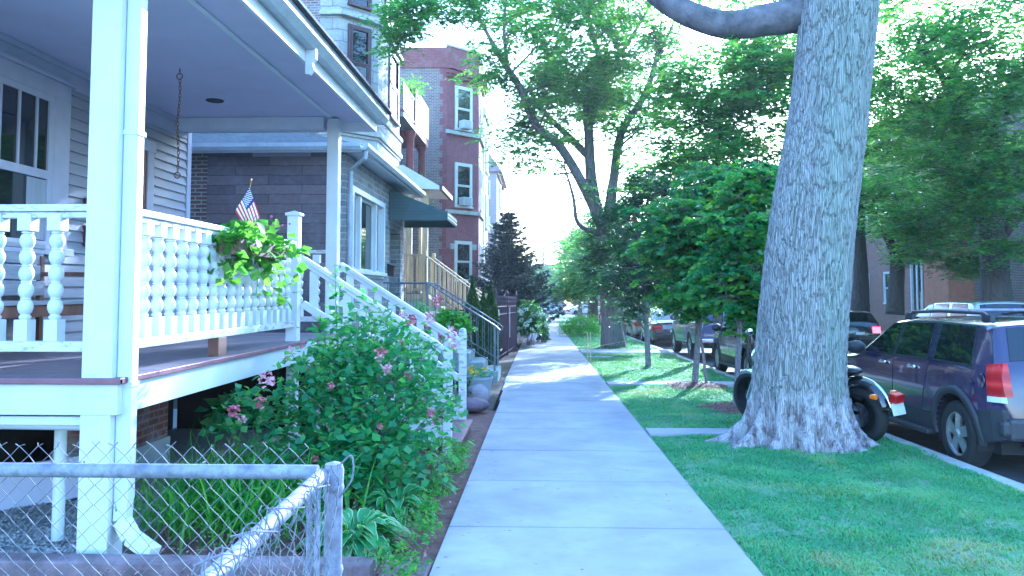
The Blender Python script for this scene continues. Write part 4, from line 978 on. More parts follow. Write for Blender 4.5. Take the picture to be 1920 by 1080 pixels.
# ================================================================ trees
def pick(rs, limbs_pts, target, rng):
    d = np.linalg.norm(limbs_pts[:, :3] - target, axis=1) * rng.uniform(.8, 1.2, len(limbs_pts)) + np.maximum(0, limbs_pts[:, 2] - target[2] + .3) * .9
    return int(np.argmin(d))
def tree(name, label, limbs, blobs, nb, leafmat_, barkmat, L=.12, per=34, clumps=6, spread=.35, vert=.35, group=None, cat='tree', seed=1, flat=.6, droop=.1, sides=10, aspect=.5, trunk_obj=None, r0=.05, loc=None, sub=2, tw=True, dens=.9, frond=1.25, hang=.28):
    rng = np.random.default_rng(seed)
    base = limbs[0][0][0] if loc is None else loc
    t = thing(name, (base[0], base[1], gz(base[1])), label, cat, group)
    m = MB(); LP = []
    for pts, rad in limbs:
        c = catmull(pts, 6); rr = np.interp(np.linspace(0, 1, len(c)), np.linspace(0, 1, len(rad)), rad)
        m.tube([Vector(q) for q in c], list(rr), sides, True)
        k0 = 0 if len(limbs) > 1 and pts is not limbs[0][0] else int(len(c) * .45)
        LP += [(*c[k], rr[k]) for k in range(k0, len(c))]
    LP = np.array(LP)
    wts = np.array([b[2] if len(b) > 2 else np.prod(b[1]) for b in blobs], float); wts /= wts.sum()
    leaves = []; tones = []; ldirs = []
    for i in range(nb):
        c, s = blobs[rng.choice(len(blobs), p=wts)][:2]
        d = unit(rng.normal(size=3)); rr_ = rng.uniform(.35, 1) ** .5
        tg = np.array(c) + d * rr_ * np.array(s)
        k = pick(None, LP, tg, rng); st = LP[k, :3]; r_ = min(LP[k, 3] * .6, r0)
        ln = np.linalg.norm(tg - st)
        mid = (st + tg) / 2 + np.array([0, 0, ln * .12]) + rng.normal(size=3) * ln * .08
        c3 = np.array(catmull([st, mid, tg], 5))
        m.tube([Vector(q) for q in c3], [r_, r_ * .6, .006], 5, False)
        if i % 2 == 0: LP = np.vstack([LP, [(*q, r_ * .6) for q in c3[3:7:2]]])
        clump_tone = rng.uniform(0, 1)
        for q in range(clumps):
            u = rng.uniform(.35, 1.05); idx = min(u, 1) * (len(c3) - 1); a = int(idx); b = min(a + 1, len(c3) - 1)
            ctr = c3[a] + (c3[b] - c3[a]) * (idx - a)
            off = rng.normal(size=3) * spread * np.array([.8, .8, .4]); cc = ctr + off
            if tw: m.tube([Vector(ctr), Vector(ctr + off * .5 + np.array([0, 0, .03])), Vector(cc)], .006, 3, False)
            nf = 3; pf = max(4, int(per * dens / nf))
            for f_ in range(nf):
                th = rng.uniform(0, 2 * PI); fd = np.array([math.cos(th), math.sin(th), rng.normal() * .12]); ft = np.array([-math.sin(th), math.cos(th), 0]); u_ = rng.uniform(0, 1, pf) ** .8; fl_ = spread * frond * rng.uniform(.8, 1.4)
                pts = cc + fd * (u_ * fl_)[:, None] + ft * (rng.normal(size=pf) * spread * .22 * (1.15 - u_))[:, None] + np.array([0, 0, 1.]) * (rng.normal(size=pf) * spread * .05 - hang * fl_ * u_ ** 2)[:, None]
                leaves.append(pts); tones.append(np.full(pf, clump_tone * .55 + rng.uniform(0, .45))); ldirs.append(np.tile(fd * .8, (pf, 1)) + ft * rng.choice([-1, 1], pf)[:, None])
    m.build('trunk', barkmat, t, smooth='all', uv=False)
    P = np.concatenate(leaves); leaf_obj('crown', P, L, leafmat_, t, aspect=aspect, flat=flat, droop=droop, rng=rng, tone=np.concatenate(tones), dirs=np.concatenate(ldirs))
    return t
def A(px, py, Y): return tuple(at(px, py, Y))

# ---- the great trunk beside the walk
bt = thing('big_tree', (3.12, 9.35, gz(9.3)), 'massive grey furrowed tree trunk with flaring roots beside the sidewalk', 'tree')
cx = [at(p, q, 9.35) for p, q in ((1500, 835), (1499, 700), (1506, 560), (1522, 400), (1553, 200), (1577, 0), (1590, -160), (1600, -330))]
rad = [.50, .475, .475, .465, .43, .43, .42, .40]
cc = np.array(catmull(cx, 20)); rr = np.interp(np.linspace(0, 1, len(cc)), np.linspace(0, 1, 8), rad)
NA = 240; V = []; zs = cc[:, 2]
zz = np.linspace(gz(9.3) - .12, zs[-1], 420); cxx = np.interp(zz, zs, cc[:, 0]); cyy = np.interp(zz, zs, cc[:, 1]); rr2 = np.interp(zz, zs, rr)
roots = [(-2.72, 1.0, .11), (-2.3, .35, .12), (-1.75, .42, .13), (-1.25, .3, .12), (-.8, .4, .13), (-.32, .62, .12), (.5, .5, .2), (1.4, .5, .2), (2.4, .5, .2), (3.05, .85, .09)]
ang = np.linspace(0, 2 * PI, NA, endpoint=False)
for i, z in enumerate(zz):
    h_ = max(0, z - gz(9.3)); flare = math.exp(-h_ / .15); fl2 = math.exp(-h_ / .75)
    for k in range(NA):
        a = ang[k]; r_ = rr2[i] * (1 + .03 * math.sin(3 * a + z * 1.1) + .02 * math.sin(5 * a - z))
        for ra, rl_, rw in roots:
            dd = abs((a - ra + PI) % (2 * PI) - PI); w_ = math.exp(-(dd / rw) ** 2)
            r_ += w_ * (rl_ * .55 * flare + .08 * fl2)
        r_ += .02 * fl2 + .03 * flare * mnoise.noise(Vector((a * 5, z * 9, 3)))
        s_ = 17.0; q = Vector((math.cos(a) * rr2[i] * s_ + .8 * mnoise.noise(Vector((a * 3, z * 2, 1))), math.sin(a) * rr2[i] * s_, z * 3.2))
        n1 = mnoise.noise(q); n2 = mnoise.noise(q * 2.1 + Vector((9, 2, 4)))
        rid = (1 - abs(n1) * 2.6); r_ += (-.017 if abs(n1) < .07 else 0.006) + .008 * n2 * (1 + 4.5 * fl2) + .018 * rid * fl2
        V.append((cxx[i] + math.cos(a) * r_, cyy[i] + math.sin(a) * r_, z))
Fc = [(i * NA + k, i * NA + (k + 1) % NA, (i + 1) * NA + (k + 1) % NA, (i + 1) * NA + k) for i in range(len(zz) - 1) for k in range(NA)]
raw_mesh('trunk', V, Fc, 'bark_big', bt, smooth=True)
m = MB()
def limb(pts, rads, n=14): m.tube([Vector(q) for q in catmull(pts, 8)], rads, n)
limb([A(1560, 20, 9.5), A(1450, 35, 9.6), A(1350, 45, 9.8), A(1240, -5, 10), A(1150, -110, 10.3), A(1050, -260, 10.6)], [.24, .20, .17, .15, .13, .10])
limb([A(1590, -150, 9.3), A(1500, -420, 8.6), A(1300, -800, 8.0)], [.34, .22, .12]); limb([A(1600, -250, 9.3), A(1800, -500, 10), A(2100, -800, 11)], [.32, .2, .1]); limb([A(1600, -300, 9.3), A(1620, -700, 8), A(1700, -1200, 6.5)], [.34, .22, .12])
m.build('limb', 'limb_bark', bt, smooth='all', uv=False)
P = []
rng = np.random.default_rng(5)
for c, s, n in (((1.5, 9.0, 9.6), (4.4, 3.6, 1.5), 70), ((6.0, 10.0, 9.6), (3.6, 4, 1.6), 50), ((2.5, 4, 10.5), (4.5, 4, 1.4), 12), ((4.6, 14.0, 8.8), (3.0, 2.4, .9), 80), ((4.9, 16.0, 8.0), (2.6, 2.0, 1.0), 90)):  # last two leaf masses added out of view to block the low sun
    for i in range(n):
        ctr = np.array(c) + unit(rng.normal(size=3)) * rng.uniform(.2, 1) * np.array(s); P.append(ctr + rng.normal(size=(22, 3)) * np.array([.38, .38, .16]))
leaf_obj('crown', np.concatenate(P), .17, 'leaf_locust', bt, rng=rng, flat=.6)
m = MB(); P = []
for (px, py, Y) in ((1372, 62, 9.7), (1380, 40, 9.8)):
    c = np.array(A(px, py, Y)); P.append(c + G.normal(size=(70, 3)) * np.array([.06, .05, .13]) - np.array([0, 0, .06]))
leaf_obj('foliage', np.concatenate(P), .07, 'leaf_locust', bt, flat=.1, droop=.6)

# ---- the spreading tree in the middle
Y = 29.0
limbs = [
 ([A(1150, 652, Y), A(1146, 600, Y), A(1140, 520, Y), A(1136, 440, Y), A(1130, 400, Y)], [.48, .37, .33, .34, .30]),
 ([A(1134, 430, Y), A(1095, 350, Y - .4), A(1050, 275, Y - .8), A(1005, 235, Y - 1.2), A(975, 165, Y - 1.6), A(940, 110, Y - 2), A(900, 38, Y - 2.5)], [.24, .19, .16, .145, .13, .10, .05]),
 ([A(1118, 395, Y), A(1108, 330, Y + .3), A(1104, 250, Y + .4), A(1100, 200, Y + .3), A(1125, 130, Y), A(1110, 60, Y - .5), A(1085, -40, Y - 1)], [.25, .21, .18, .15, .12, .09, .05]),
 ([A(1100, 290, Y + .3), A(1060, 250, Y + .6), A(1020, 210, Y + .9), A(990, 165, Y + 1)], [.15, .12, .10, .05]),
 ([A(1140, 420, Y), A(1150, 340, Y + .4), A(1165, 250, Y + .6), A(1205, 185, Y + .4), A(1228, 120, Y), A(1240, 40, Y - .4)], [.24, .18, .15, .12, .09, .04]),
 ([A(1104, 240, Y + .4), A(1135, 150, Y + .8), A(1190, 60, Y + .8), A(1225, 0, Y + .5)], [.14, .10, .07, .04]),
 ([A(1228, 120, Y), A(1255, 60, Y - .6), A(1270, 30, Y - .8)], [.07, .05, .03]),
 ([A(1130, 440, Y), A(1085, 420, Y - .5), A(1075, 370, Y - .8), A(1058, 310, Y - 1)], [.10, .075, .06, .03]),
 ([A(950, 120, Y - 2), A(945, 40, Y - 2.4), A(955, -40, Y - 2.6)], [.08, .05, .03]),
 ([A(1150, 400, Y), A(1165, 420, Y - .6), A(1190, 390, Y - 1), A(1230, 340, Y - 1.4)], [.12, .08, .06, .03]),
]
def B(px, py, Y_, rx, ry, rz, w): return (A(px, py, Y_), (rx, ry, rz), w)
tree('spreading_tree', 'tall forked tree arching over the sidewalk in the middle distance', limbs,
     [B(1010, 120, 27.5, 2.6, 3, 2.0, 26), B(1110, 90, 29, 2.6, 3, 2.4, 30), B(1210, 150, 29, 2.0, 3, 2.2, 22), B(960, 280, 28.5, 1.3, 2, 1.1, 9), B(1060, 200, 29, 2.4, 2.5, 1.6, 20), B(1000, -60, 27, 3.5, 4, 2.0, 20), B(1180, -80, 28, 3.2, 4, 2, 18), B(1170, 330, 28.5, 1.6, 1.5, 1.3, 8)],
     430, 'leaf_locust', 'bark_mid', L=.155, per=30, clumps=6, spread=.42, seed=3, r0=.05, dens=1.25)
# foliage reaching in at the top left (a limb of the tree nearer the walk, rooted left of the view)
limbs = [([( -1.2, 24.5, -.3), (-1.4, 24.4, 3), (-2.0, 23.5, 6.5), (-2.6, 22, 9.2)], [.2, .18, .14, .08]), ([(-2.0, 23.5, 6.5), A(880, -60, 21), A(800, -40, 19)], [.1, .06, .03])]
limbs = [([A(1085, -140, 24), A(960, -90, 21), A(860, -30, 19), A(760, 20, 18)], [.12, .09, .06, .02]), ([A(860, -30, 19), A(800, -60, 18.4), A(730, -60, 18)], [.05, .035, .02])]
tree('overhanging_branch', 'leafy branch reaching in over the greystone at the top of the view', limbs,
     [B(740, 30, 18, .55, .8, .55, 10), B(800, 25, 18.3, .6, .8, .5, 8), B(870, 25, 19, .8, .9, .42, 8), B(930, 0, 20, .9, 1, .6, 8), B(730, 110, 18, .25, .4, .35, 3), B(760, 60, 18, .4, .5, .4, 4), B(1000, -20, 21, .9, 1, .6, 5)],
     120, 'leaf_locust', 'bark_mid', L=.105, per=22, clumps=5, spread=.2, seed=14, r0=.02, cat='branch')

# ---- trees along the kerb
def simple(name, label, px, yb, Y, r, top, blobs, nb, lm, bk, seed, L, per=26, clumps=6, spread=.4, forks=(), group=None, **k):
    b = at(px, yb, Y); b.z = gz(Y) - .05
    tp = Vector(A(*top)); md = b.lerp(tp, .5) + Vector((.05, 0, 0))
    limbs = [([tuple(b), tuple(b.lerp(md, .12) ), tuple(md), tuple(tp)], [r * 1.35, r, r * .85, r * .6])]
    for f in forks: limbs.append((f[0], f[1]))
    return tree(name, label, limbs, blobs, nb, lm, bk, L=L, per=per, clumps=clumps, spread=spread, seed=seed, group=group, **k)
KG = 'young trees on the parkway'
simple('young_tree', 'small double-stemmed tree with a dense crown standing in mulch, left of the motorcycle', 1302, 722, 15.6, .062, (1315, 380, 15.6),
       [B(1300, 420, 15.6, .95, 1.0, .62, 18), B(1250, 470, 15.6, .55, .8, .42, 8), B(1350, 350, 15.8, .7, .8, .4, 9), B(1330, 520, 15.4, 1.0, .9, .5, 15), B(1280, 560, 15.5, .5, .7, .25, 6), B(1360, 450, 15.6, .8, .8, .6, 12)],
       300, 'leaf_linden', 'bark_young', 21, .115, 26, 5, .2, group=KG, aspect=.8, flat=.25, droop=.45, r0=.018,
       forks=[([A(1325, 722, 15.7), A(1318, 660, 15.7), A(1312, 600, 15.6), A(1330, 450, 15.7)], [.03, .028, .025, .02])])
simple('young_tree', 'slender tree in a mulch ring directly left of the front wheel of the motorcycle', 1378, 768, 12.25, .047, (1385, 400, 12.4),
       [B(1400, 420, 12.4, .55, .7, .55, 12), B(1385, 520, 12.3, .62, .7, .40, 11), B(1420, 570, 12.2, .42, .5, .18, 5), B(1410, 340, 12.5, .42, .5, .28, 6)],
       150, 'leaf_linden', 'bark_young', 22, .105, 24, 5, .17, group=KG, aspect=.8, flat=.25, droop=.45, r0=.014)
simple('young_tree', 'clump of thin dark stems between the slender tree and the massive trunk', 1394, 728, 14.6, .022, (1402, 520, 14.6), [B(1410, 520, 14.6, .4, .5, .4, 5), B(1425, 590, 14.6, .35, .4, .2, 3)], 40, 'leaf_linden', 'bark_dark', 27, .10, 22, 5, .17, group=KG, aspect=.8, flat=.25, droop=.45, r0=.012, forks=[([A(1409, 724, 14.9), A(1412, 650, 14.9), A(1424, 590, 14.8), A(1432, 520, 14.8)], [.022, .02, .018, .012]), ([A(1421, 718, 15.2), A(1420, 650, 15.2), A(1412, 560, 15.1), A(1400, 500, 15.0)], [.02, .018, .015, .01])])
simple('young_tree', 'young blue-green tree on the lawn between the two far crossing walks', 1216, 688, 20.2, .075, (1195, 430, 20.4),
       [B(1200, 440, 20.5, .75, .9, .9, 14), B(1185, 520, 20.5, .85, .9, .5, 12), B(1230, 500, 20.5, .8, .9, .7, 12), B(1215, 360, 20.6, .7, .8, .6, 9), B(1190, 580, 20.3, .5, .6, .3, 5)],
       220, 'leaf_shade', 'bark_young', 23, .10, 24, 5, .22, group=KG, r0=.02)
simple('kerb_tree', 'bushy street tree whose trunk is hidden behind the young trees, filling the middle right', 1345, 640, 24.5, .17, (1340, 330, 24.5),
       [B(1370, 150, 24, 2.2, 2.2, 1.3, 22), B(1300, 230, 24.5, 1.7, 2, 1.1, 15), B(1440, 220, 24, 2.2, 2.2, 1.2, 20), B(1370, 310, 24, 2.4, 2, .9, 18), B(1450, 110, 23.5, 1.5, 2, .9, 9), B(1250, 330, 25, 1.0, 1.2, .8, 6)],
       330, 'leaf_locust', 'bark_dark', 24, .17, 26, 6, .40, group=None)
simple('kerb_tree', 'dark leafy tree just behind the forked tree with branches hanging over the walk', 1112, 610, 50, .33, (1108, 440, 50),
       [B(1080, 510, 46, 1.1, 1.5, .8, 7), B(1060, 550, 46, .9, 1.3, .5, 5), B(1100, 450, 49, 1.0, 1.4, .7, 5), B(1170, 470, 46, 1.3, 1.6, 1.2, 7), B(1110, 540, 44, 1.1, 1.2, .6, 5), B(1200, 420, 49, 3, 3, 3, 16), B(1290, 330, 49, 3, 3, 3, 14), B(1120, 170, 49, 3.2, 3.2, 2.0, 14)],  # last blob: high foliage added to keep the sun off the balcony
       300, 'leaf_linden', 'bark_dark', 25, .24, 22, 6, .55)
# a darker drooping tree in front of the fork (blue-green needles-like sprays)
simple('kerb_tree', 'drooping blue-green tree mingling with the fork of the arching tree', 1170, 640, 33, .10, (1150, 470, 33),
       [B(1150, 430, 27.5, .8, .8, 1.0, 8), B(1120, 480, 27.5, .7, .7, .5, 6), B(1165, 540, 27.5, .8, .8, .45, 7), B(1185, 470, 27.5, .7, .7, 1.2, 8), B(1210, 560, 27.5, .8, .8, .4, 6), B(1110, 520, 27.5, .5, .6, .2, 3)],
       170, 'leaf_shade', 'bark_mid', 26, .12, 22, 5, .25, r0=.02, flat=.5, droop=.3)
# far street trees on both sides
def far_tree(x, y, h, rx, lm, seed, label, L=.42, nb=90, group='trees lining the far street', bk='bark_dark', spread=.9):
    z0 = gz(y); limbs = [([(x, y, z0 - .1), (x + .1, y, z0 + h * .25), (x, y, z0 + h * .55), (x, y, z0 + h * .8)], [.3, .25, .18, .08]), ([(x, y, z0 + h * .3), (x - rx * .5, y - 1, z0 + h * .6)], [.15, .05]), ([(x, y, z0 + h * .3), (x + rx * .5, y, z0 + h * .62)], [.15, .05])]
    tree('street_tree', label, limbs, [((x, y, z0 + h * .62), (rx, rx, h * .33), 3), ((x - rx * .3, y - rx * .3, z0 + h * .45), (rx * .7, rx * .7, h * .2), 1), ((x + rx * .3, y, z0 + h * .8), (rx * .6, rx * .6, h * .18), 1)], nb, lm, bk, L=L, per=16, clumps=6, spread=spread, seed=seed, group=group, tw=False, sides=7)
spots = [(4.8, 62, 9.5, 2.6, 'leaf_locust', 'street tree on the parkway, third beyond the forked tree'), (4.8, 78, 10, 3.0, 'leaf_locust', 'street tree on the parkway, fourth beyond the forked tree'),
         (4.8, 98, 11, 3.8, 'leaf_linden', 'pale street tree on the parkway near the cross street'), (-3.4, 108, 6.5, 2.2, 'leaf_linden', 'yard tree at the far left corner'),
         (.5, 133, 13, 5.5, 'leaf_locust', 'pale tree closing the end of the sidewalk beyond the cross street'), (7.5, 134, 13, 6, 'leaf_linden', 'broad tree closing the end of the street, left one'), (16, 133, 14, 6, 'leaf_locust', 'broad tree closing the end of the street, right one'),
         (14.6, 58, 12, 4.6, 'leaf_linden', 'street tree across the road beside the blue siding'), (14.6, 72, 13, 5, 'leaf_linden', 'street tree across the road, second past the blue siding'), (14.6, 90, 13, 5, 'leaf_locust', 'street tree across the road, third past the blue siding'), (14.8, 108, 13, 5, 'leaf_linden', 'street tree across the road near the far corner'),
         (-9, 134, 13, 6, 'leaf_linden', 'broad tree beyond the cross street on the left')]
for i, (x, y, h, rx, lm, lb) in enumerate(spots): far_tree(x, y, h, rx, lm, 40 + i, lb)
# ---- big trees across the street
limbs = [([A(1868, 585, 25.5), A(1866, 520, 25.5), A(1862, 450, 25.5), A(1850, 400, 25.5)], [.50, .40, .38, .34]),
         ([A(1855, 420, 25.5), A(1820, 370, 25), A(1800, 320, 24.5), A(1790, 230, 24), A(1770, 150, 23.5), A(1720, 80, 23)], [.28, .2, .16, .13, .09, .05]),
         ([A(1862, 420, 25.5), A(1880, 340, 25.5), A(1860, 260, 25), A(1880, 180, 25), A(1960, 90, 24)], [.28, .22, .18, .15, .08]), ([A(1878, 440, 25.5), A(1930, 380, 25), A(2000, 330, 24.5)], [.2, .14, .08])]
tree('locust_tree', 'large layered tree across the street at the right edge of the view', limbs,
     [B(1740, 130, 22.5, 2.2, 2.4, 1.5, 22), B(1840, 90, 23, 2.4, 2.5, 1.6, 22), B(1920, 200, 23, 2.2, 2.2, 1.8, 20), B(1720, 250, 23, 1.8, 2, 1.2, 14), B(1820, 290, 23, 2, 2, 1.1, 15), B(1890, 350, 22, 1.7, 1.8, .9, 12), B(1750, 360, 23.5, 1.6, 2, .8, 10), B(1700, 420, 24, 1.0, 1.5, .5, 6), B(1770, 450, 24, 1.0, 1.5, .4, 5), B(1900, 470, 23, .9, 1, .3, 4), B(2000, 100, 22, 3, 3, 3, 15), B(1800, 0, 22, 3, 3, 1.2, 14)],
     450, 'leaf_locust', 'bark_dark', L=.165, per=26, clumps=6, spread=.42, seed=31, r0=.04, group='large trees across the street')
limbs = [([A(1612, 590, 36), A(1614, 520, 36), A(1610, 440, 36), A(1608, 330, 36), A(1600, 200, 36)], [.42, .32, .28, .24, .15]), ([A(1614, 410, 36), A(1650, 470, 36.2), A(1678, 490, 36.4)], [.01, .01, .01]), ([A(1600, 300, 36), A(1660, 270, 35), A(1690, 285, 34.5)], [.2, .16, .08])]
tree('locust_tree', 'large dark tree across the street right behind the massive grey trunk', limbs,
     [B(1640, 250, 35, 2.4, 3, 2.2, 16), B(1700, 180, 34, 3, 3, 2.5, 20), B(1680, 330, 34, 2.2, 2.4, 1.3, 12), B(1600, 100, 34, 4, 3, 3, 18), B(1480, 120, 35, 4, 3, 3, 12), B(1660, 420, 35, 1.3, 1.5, .6, 4)],
     260, 'leaf_locust', 'bark_dark', L=.21, per=24, clumps=6, spread=.55, seed=32, group='large trees across the street')
limbs = [([A(1678, 590, 33), A(1680, 540, 33), A(1682, 500, 33), A(1676, 470, 33), A(1650, 420, 33), A(1622, 370, 33)], [.36, .30, .28, .2, .14, .08]), ([A(1680, 500, 33), A(1700, 430, 33), A(1760, 380, 32.5)], [.22, .15, .08])]
tree('locust_tree', 'large tree across the street leaning left over the dark parked car', limbs,
     [B(1700, 400, 31.5, 1.4, 1.6, .7, 8), B(1760, 430, 31.5, 1.5, 1.6, .7, 8), B(1720, 480, 31.5, .9, 1, .4, 3), B(1640, 350, 32, 1.6, 2, .8, 8), B(1800, 390, 31, 2, 2, 1, 10), B(1820, 500, 31, 1.0, 1, .6, 4)],
     200, 'leaf_locust', 'bark_dark', L=.17, per=24, clumps=6, spread=.42, seed=33, group='large trees across the street')

# ---- spruce
sp = thing('spruce_tree', (-1.35, 34.0, gz(34)), 'dark blue-grey spruce in front of the red bay building', 'tree')
rng = np.random.default_rng(9); bx, by, bz = -1.35, 34.0, gz(34); HT = 5.75
m = MB(); m.tube([(bx, by, bz - .1), (bx + .03, by, bz + 3), (bx, by, bz + HT)], [.12, .08, .01], 8); P = []; D = []
z = .7
while z < HT - .3:
    rad_ = 2.3 * (1 - z / HT) ** .8 + .10; nbr = 9 if z < HT * .7 else 6
    a0 = rng.uniform(0, 6)
    for k in range(nbr):
        a = a0 + k * 2 * PI / nbr + rng.normal() * .2; rl = rad_ * rng.uniform(.7, 1.2)
        e = np.array([bx + math.cos(a) * rl, by + math.sin(a) * rl, bz + z - .05 * rl + .22 * rl * rl * .5])
        s0 = np.array([bx, by, bz + z]); mdl = (s0 + e) / 2 - np.array([0, 0, .12 * rl])
        c3 = np.array(catmull([s0, mdl, e], 6)); m.tube([Vector(q) for q in c3], [.018, .005], 4, False)
        for u in np.linspace(.12, 1, max(4, int(rl * 10))):
            i_ = u * (len(c3) - 1); q = c3[int(i_)]; sw = .30 * rl * (1.15 - u) + .06
            n = 26; off = np.stack([rng.normal(size=n) * sw * .6 * -math.sin(a), rng.normal(size=n) * sw * .6 * math.cos(a), -np.abs(rng.normal(size=n)) * .05], 1)
            P.append(q + off + rng.normal(size=(n, 3)) * .03); D.append(np.tile([math.cos(a), math.sin(a), .1], (n, 1)) + off * 3)
    z += .26 - .02 * z
m.build('trunk', 'bark_dark', sp, uv=False)
leaf_obj('foliage', np.concatenate(P), .16, 'leaf_spruce', sp, aspect=.28, flat=.3, dirs=np.concatenate(D), rng=rng)

# ---- arborvitae
for i, (px, Yb, h_, r_, lb) in enumerate(((886, 19.6, 2.25, .30, 'leftmost narrow green arborvitae cone beside the iron railing'), (906, 19.9, 1.95, .26, 'middle narrow green arborvitae cone, shortest of the three'), (920, 20.6, 2.2, .26, 'rightmost narrow green arborvitae cone against the purple fence'))):
    x = at(px, 600, Yb).x; t_ = thing('arborvitae', (x, Yb, gz(Yb)), lb, 'shrub', 'arborvitae cones'); n = 4200
    u = G.uniform(0, 1, n) ** .8; a = G.uniform(0, 2 * PI, n); rr_ = r_ * np.sin(PI * np.clip(.12 + .88 * u, 0, 1)) ** .55 * (1 - u ** 3) * G.uniform(.75, 1.08, n)
    P = np.stack([x + rr_ * np.cos(a), Yb + rr_ * np.sin(a), gz(Yb) + u * h_], 1)
    leaf_obj('foliage', P, .075, 'leaf_arbor', t_, aspect=.35, flat=0., dirs=np.tile([0, 0, 1.6], (n, 1))); m = MB(); m.tube([(x, Yb, gz(Yb) - .1), (x, Yb, h_ * .8)], .03, 6); m.build('stem', 'bark_dark', t_)
# ---- hydrangea by the walk
def shrub(name, label, c, s, n, lm, L, flowers=None, fl_n=0, fl_r=.06, cat='shrub', aspect=.7, shell=.5, seed=1, stems=20, group=None, flat=.45, fmat2=None, parts=False):
    rng = np.random.default_rng(seed); t_ = thing(name, (c[0], c[1], gz(c[1])), label, cat, group)
    d = unit(rng.normal(size=(n, 3))); d[:, 2] = np.abs(d[:, 2]) * 1.15 - .25; r_ = rng.uniform(shell, 1, n)[:, None] ** .6
    bumpy = 1 + .18 * np.sin(d[:, 0:1] * 5 + seed) * np.cos(d[:, 1:2] * 6) + rng.normal(size=(n, 1)) * .06
    P = np.array(c) + d * r_ * bumpy * np.array(s); P[:, 2] = np.maximum(P[:, 2], gz(c[1]) + .03)
    leaf_obj('foliage', P, L, lm, t_, aspect=aspect, flat=flat, rng=rng)
    m = MB()
    for k in range(stems):
        q = P[rng.integers(n)]; b = np.array([c[0] + rng.normal() * .1, c[1] + rng.normal() * .1, gz(c[1]) - .03])
        m.tube([Vector(x_) for x_ in catmull([b, (b + q) / 2 + np.array([0, 0, .1]), q], 4)], [.011, .004], 5)
    m.build('stem', 'bark_young', t_, uv=False)
    for k in range(fl_n):
        dd = unit(rng.normal(size=3)); dd[2] = abs(dd[2]) * .8 - .05; dd[1] = -abs(dd[1]) if rng.uniform() < .7 else dd[1]
        q = np.array(c) + dd * np.array(s) * rng.uniform(.95, 1.1); flower_head(q, fl_r * rng.uniform(.7, 1.2), flowers, t_, rng)
    return t_
def flower_head(q, r_, mat, par, rng, n=46, pl=.5):
    P = q + unit(rng.normal(size=(n, 3))) * r_ * rng.uniform(.5, 1, (n, 1)); v, f, r2 = leaf_arrays(P, r_ * pl, aspect=1.0, flat=.1, rng=rng)
    return raw_mesh('flower', v, f, mat, par, {'rnd': r2})
shrub('hydrangea', 'rounded hydrangea with pale green flower heads spilling onto the far sidewalk edge', (-.42, 30.5, .35), (.66, 2.3, 1.0), 5200, 'leaf_hydra', .13, 'petal_cream', 40, .10, seed=3)
shrub('hydrangea', 'low dark plant at the foot of the hydrangea touching the walk', (.12, 33.0, -.25), (.3, .5, .28), 500, 'leaf_shade', .09, seed=4)
# ---- rose bush in front of the stairs
c = at(640, 745, 6.9)
rb_ = shrub('rose_bush', 'large sprawling rose bush with pink blooms in front of the porch stairs', (-1.50, 6.95, .66), (.80, .66, .90), 3000, 'leaf_rose', .078, None, 0, seed=8, aspect=.75, shell=.2, stems=40)
n = 1700; rng = np.random.default_rng(78); P = np.array([(-1.5, 6.6, .28)]) + rng.normal(size=(n, 3)) * np.array([.34, .28, .17]); P = P[P[:, 2] > -.02]
leaf_obj('foliage', P, .085, 'leaf_rose', rb_, aspect=.85, flat=.45, rng=rng)
rng = np.random.default_rng(77)
extra = []; m = MB()
def cane(pts, n, w=.05, leaf=.055):
    c3 = np.array(catmull([np.array(p) for p in pts], 8)); m.tube([Vector(q) for q in c3], [.006, .0025], 5)
    for k in range(n):
        q = c3[int(rng.uniform(.12, 1) * (len(c3) - 1))]; extra.append(q + rng.normal(size=(1, 3)) * w)
base = (-1.75, 7.0, 0.0)
for tip, n in ((A(628, 500, 7.0), 90), (A(545, 660, 6.6), 60), (A(430, 740, 6.4), 140), (A(385, 800, 6.5), 90), (A(480, 720, 6.4), 90), (A(760, 590, 7.0), 110), (A(700, 620, 6.9), 90), (A(850, 690, 7.4), 110), (A(865, 760, 7.3), 80), (A(640, 600, 6.9), 80), (A(800, 640, 7.3), 90), (A(590, 650, 6.8), 60), (A(690, 575, 7.2), 90), (A(730, 560, 7.4), 70), (A(600, 590, 7.0), 60), (A(870, 610, 7.5), 50)):
    b = np.array(base); tpt = np.array(tip); mid = (b + tpt) / 2 + np.array([0, 0, .18]); cane([b, mid, tpt], n)
m.build('cane', 'leaf_rose', rb_, uv=False)
v, f, r2 = leaf_arrays(np.concatenate(extra), .075, aspect=.82, flat=.45, rng=rng); raw_mesh('foliage', v, f, 'leaf_rose', rb_, {'rnd': r2})
for (px, py, Y_, r_) in ((500, 712, 6.4, .055), (488, 755, 6.4, .04), (440, 770, 6.4, .045), (455, 785, 6.4, .03), (545, 655, 6.6, .022), (538, 672, 6.6, .018), (565, 650, 6.6, .016), (715, 660, 6.7, .045), (725, 690, 6.6, .045), (712, 672, 6.6, .03), (750, 640, 6.9, .03), (770, 600, 7.0, .04), (755, 590, 7.0, .03), (805, 598, 7.1, .045), (845, 625, 7.4, .055), (850, 645, 7.4, .04), (808, 775, 6.7, .028), (812, 795, 6.7, .016), (765, 700, 6.8, .03), (580, 690, 6.7, .03), (620, 722, 6.4, .025), (590, 860, 6.3, .022), (713, 800, 6.3, .02), (820, 565, 7.5, .04)):
    flower_head(np.array(A(px, py, Y_ - .12)), r_ * 1.25, 'petal_pink' if rng.uniform() < .6 else 'petal_pale', rb_, rng, 34, .6)
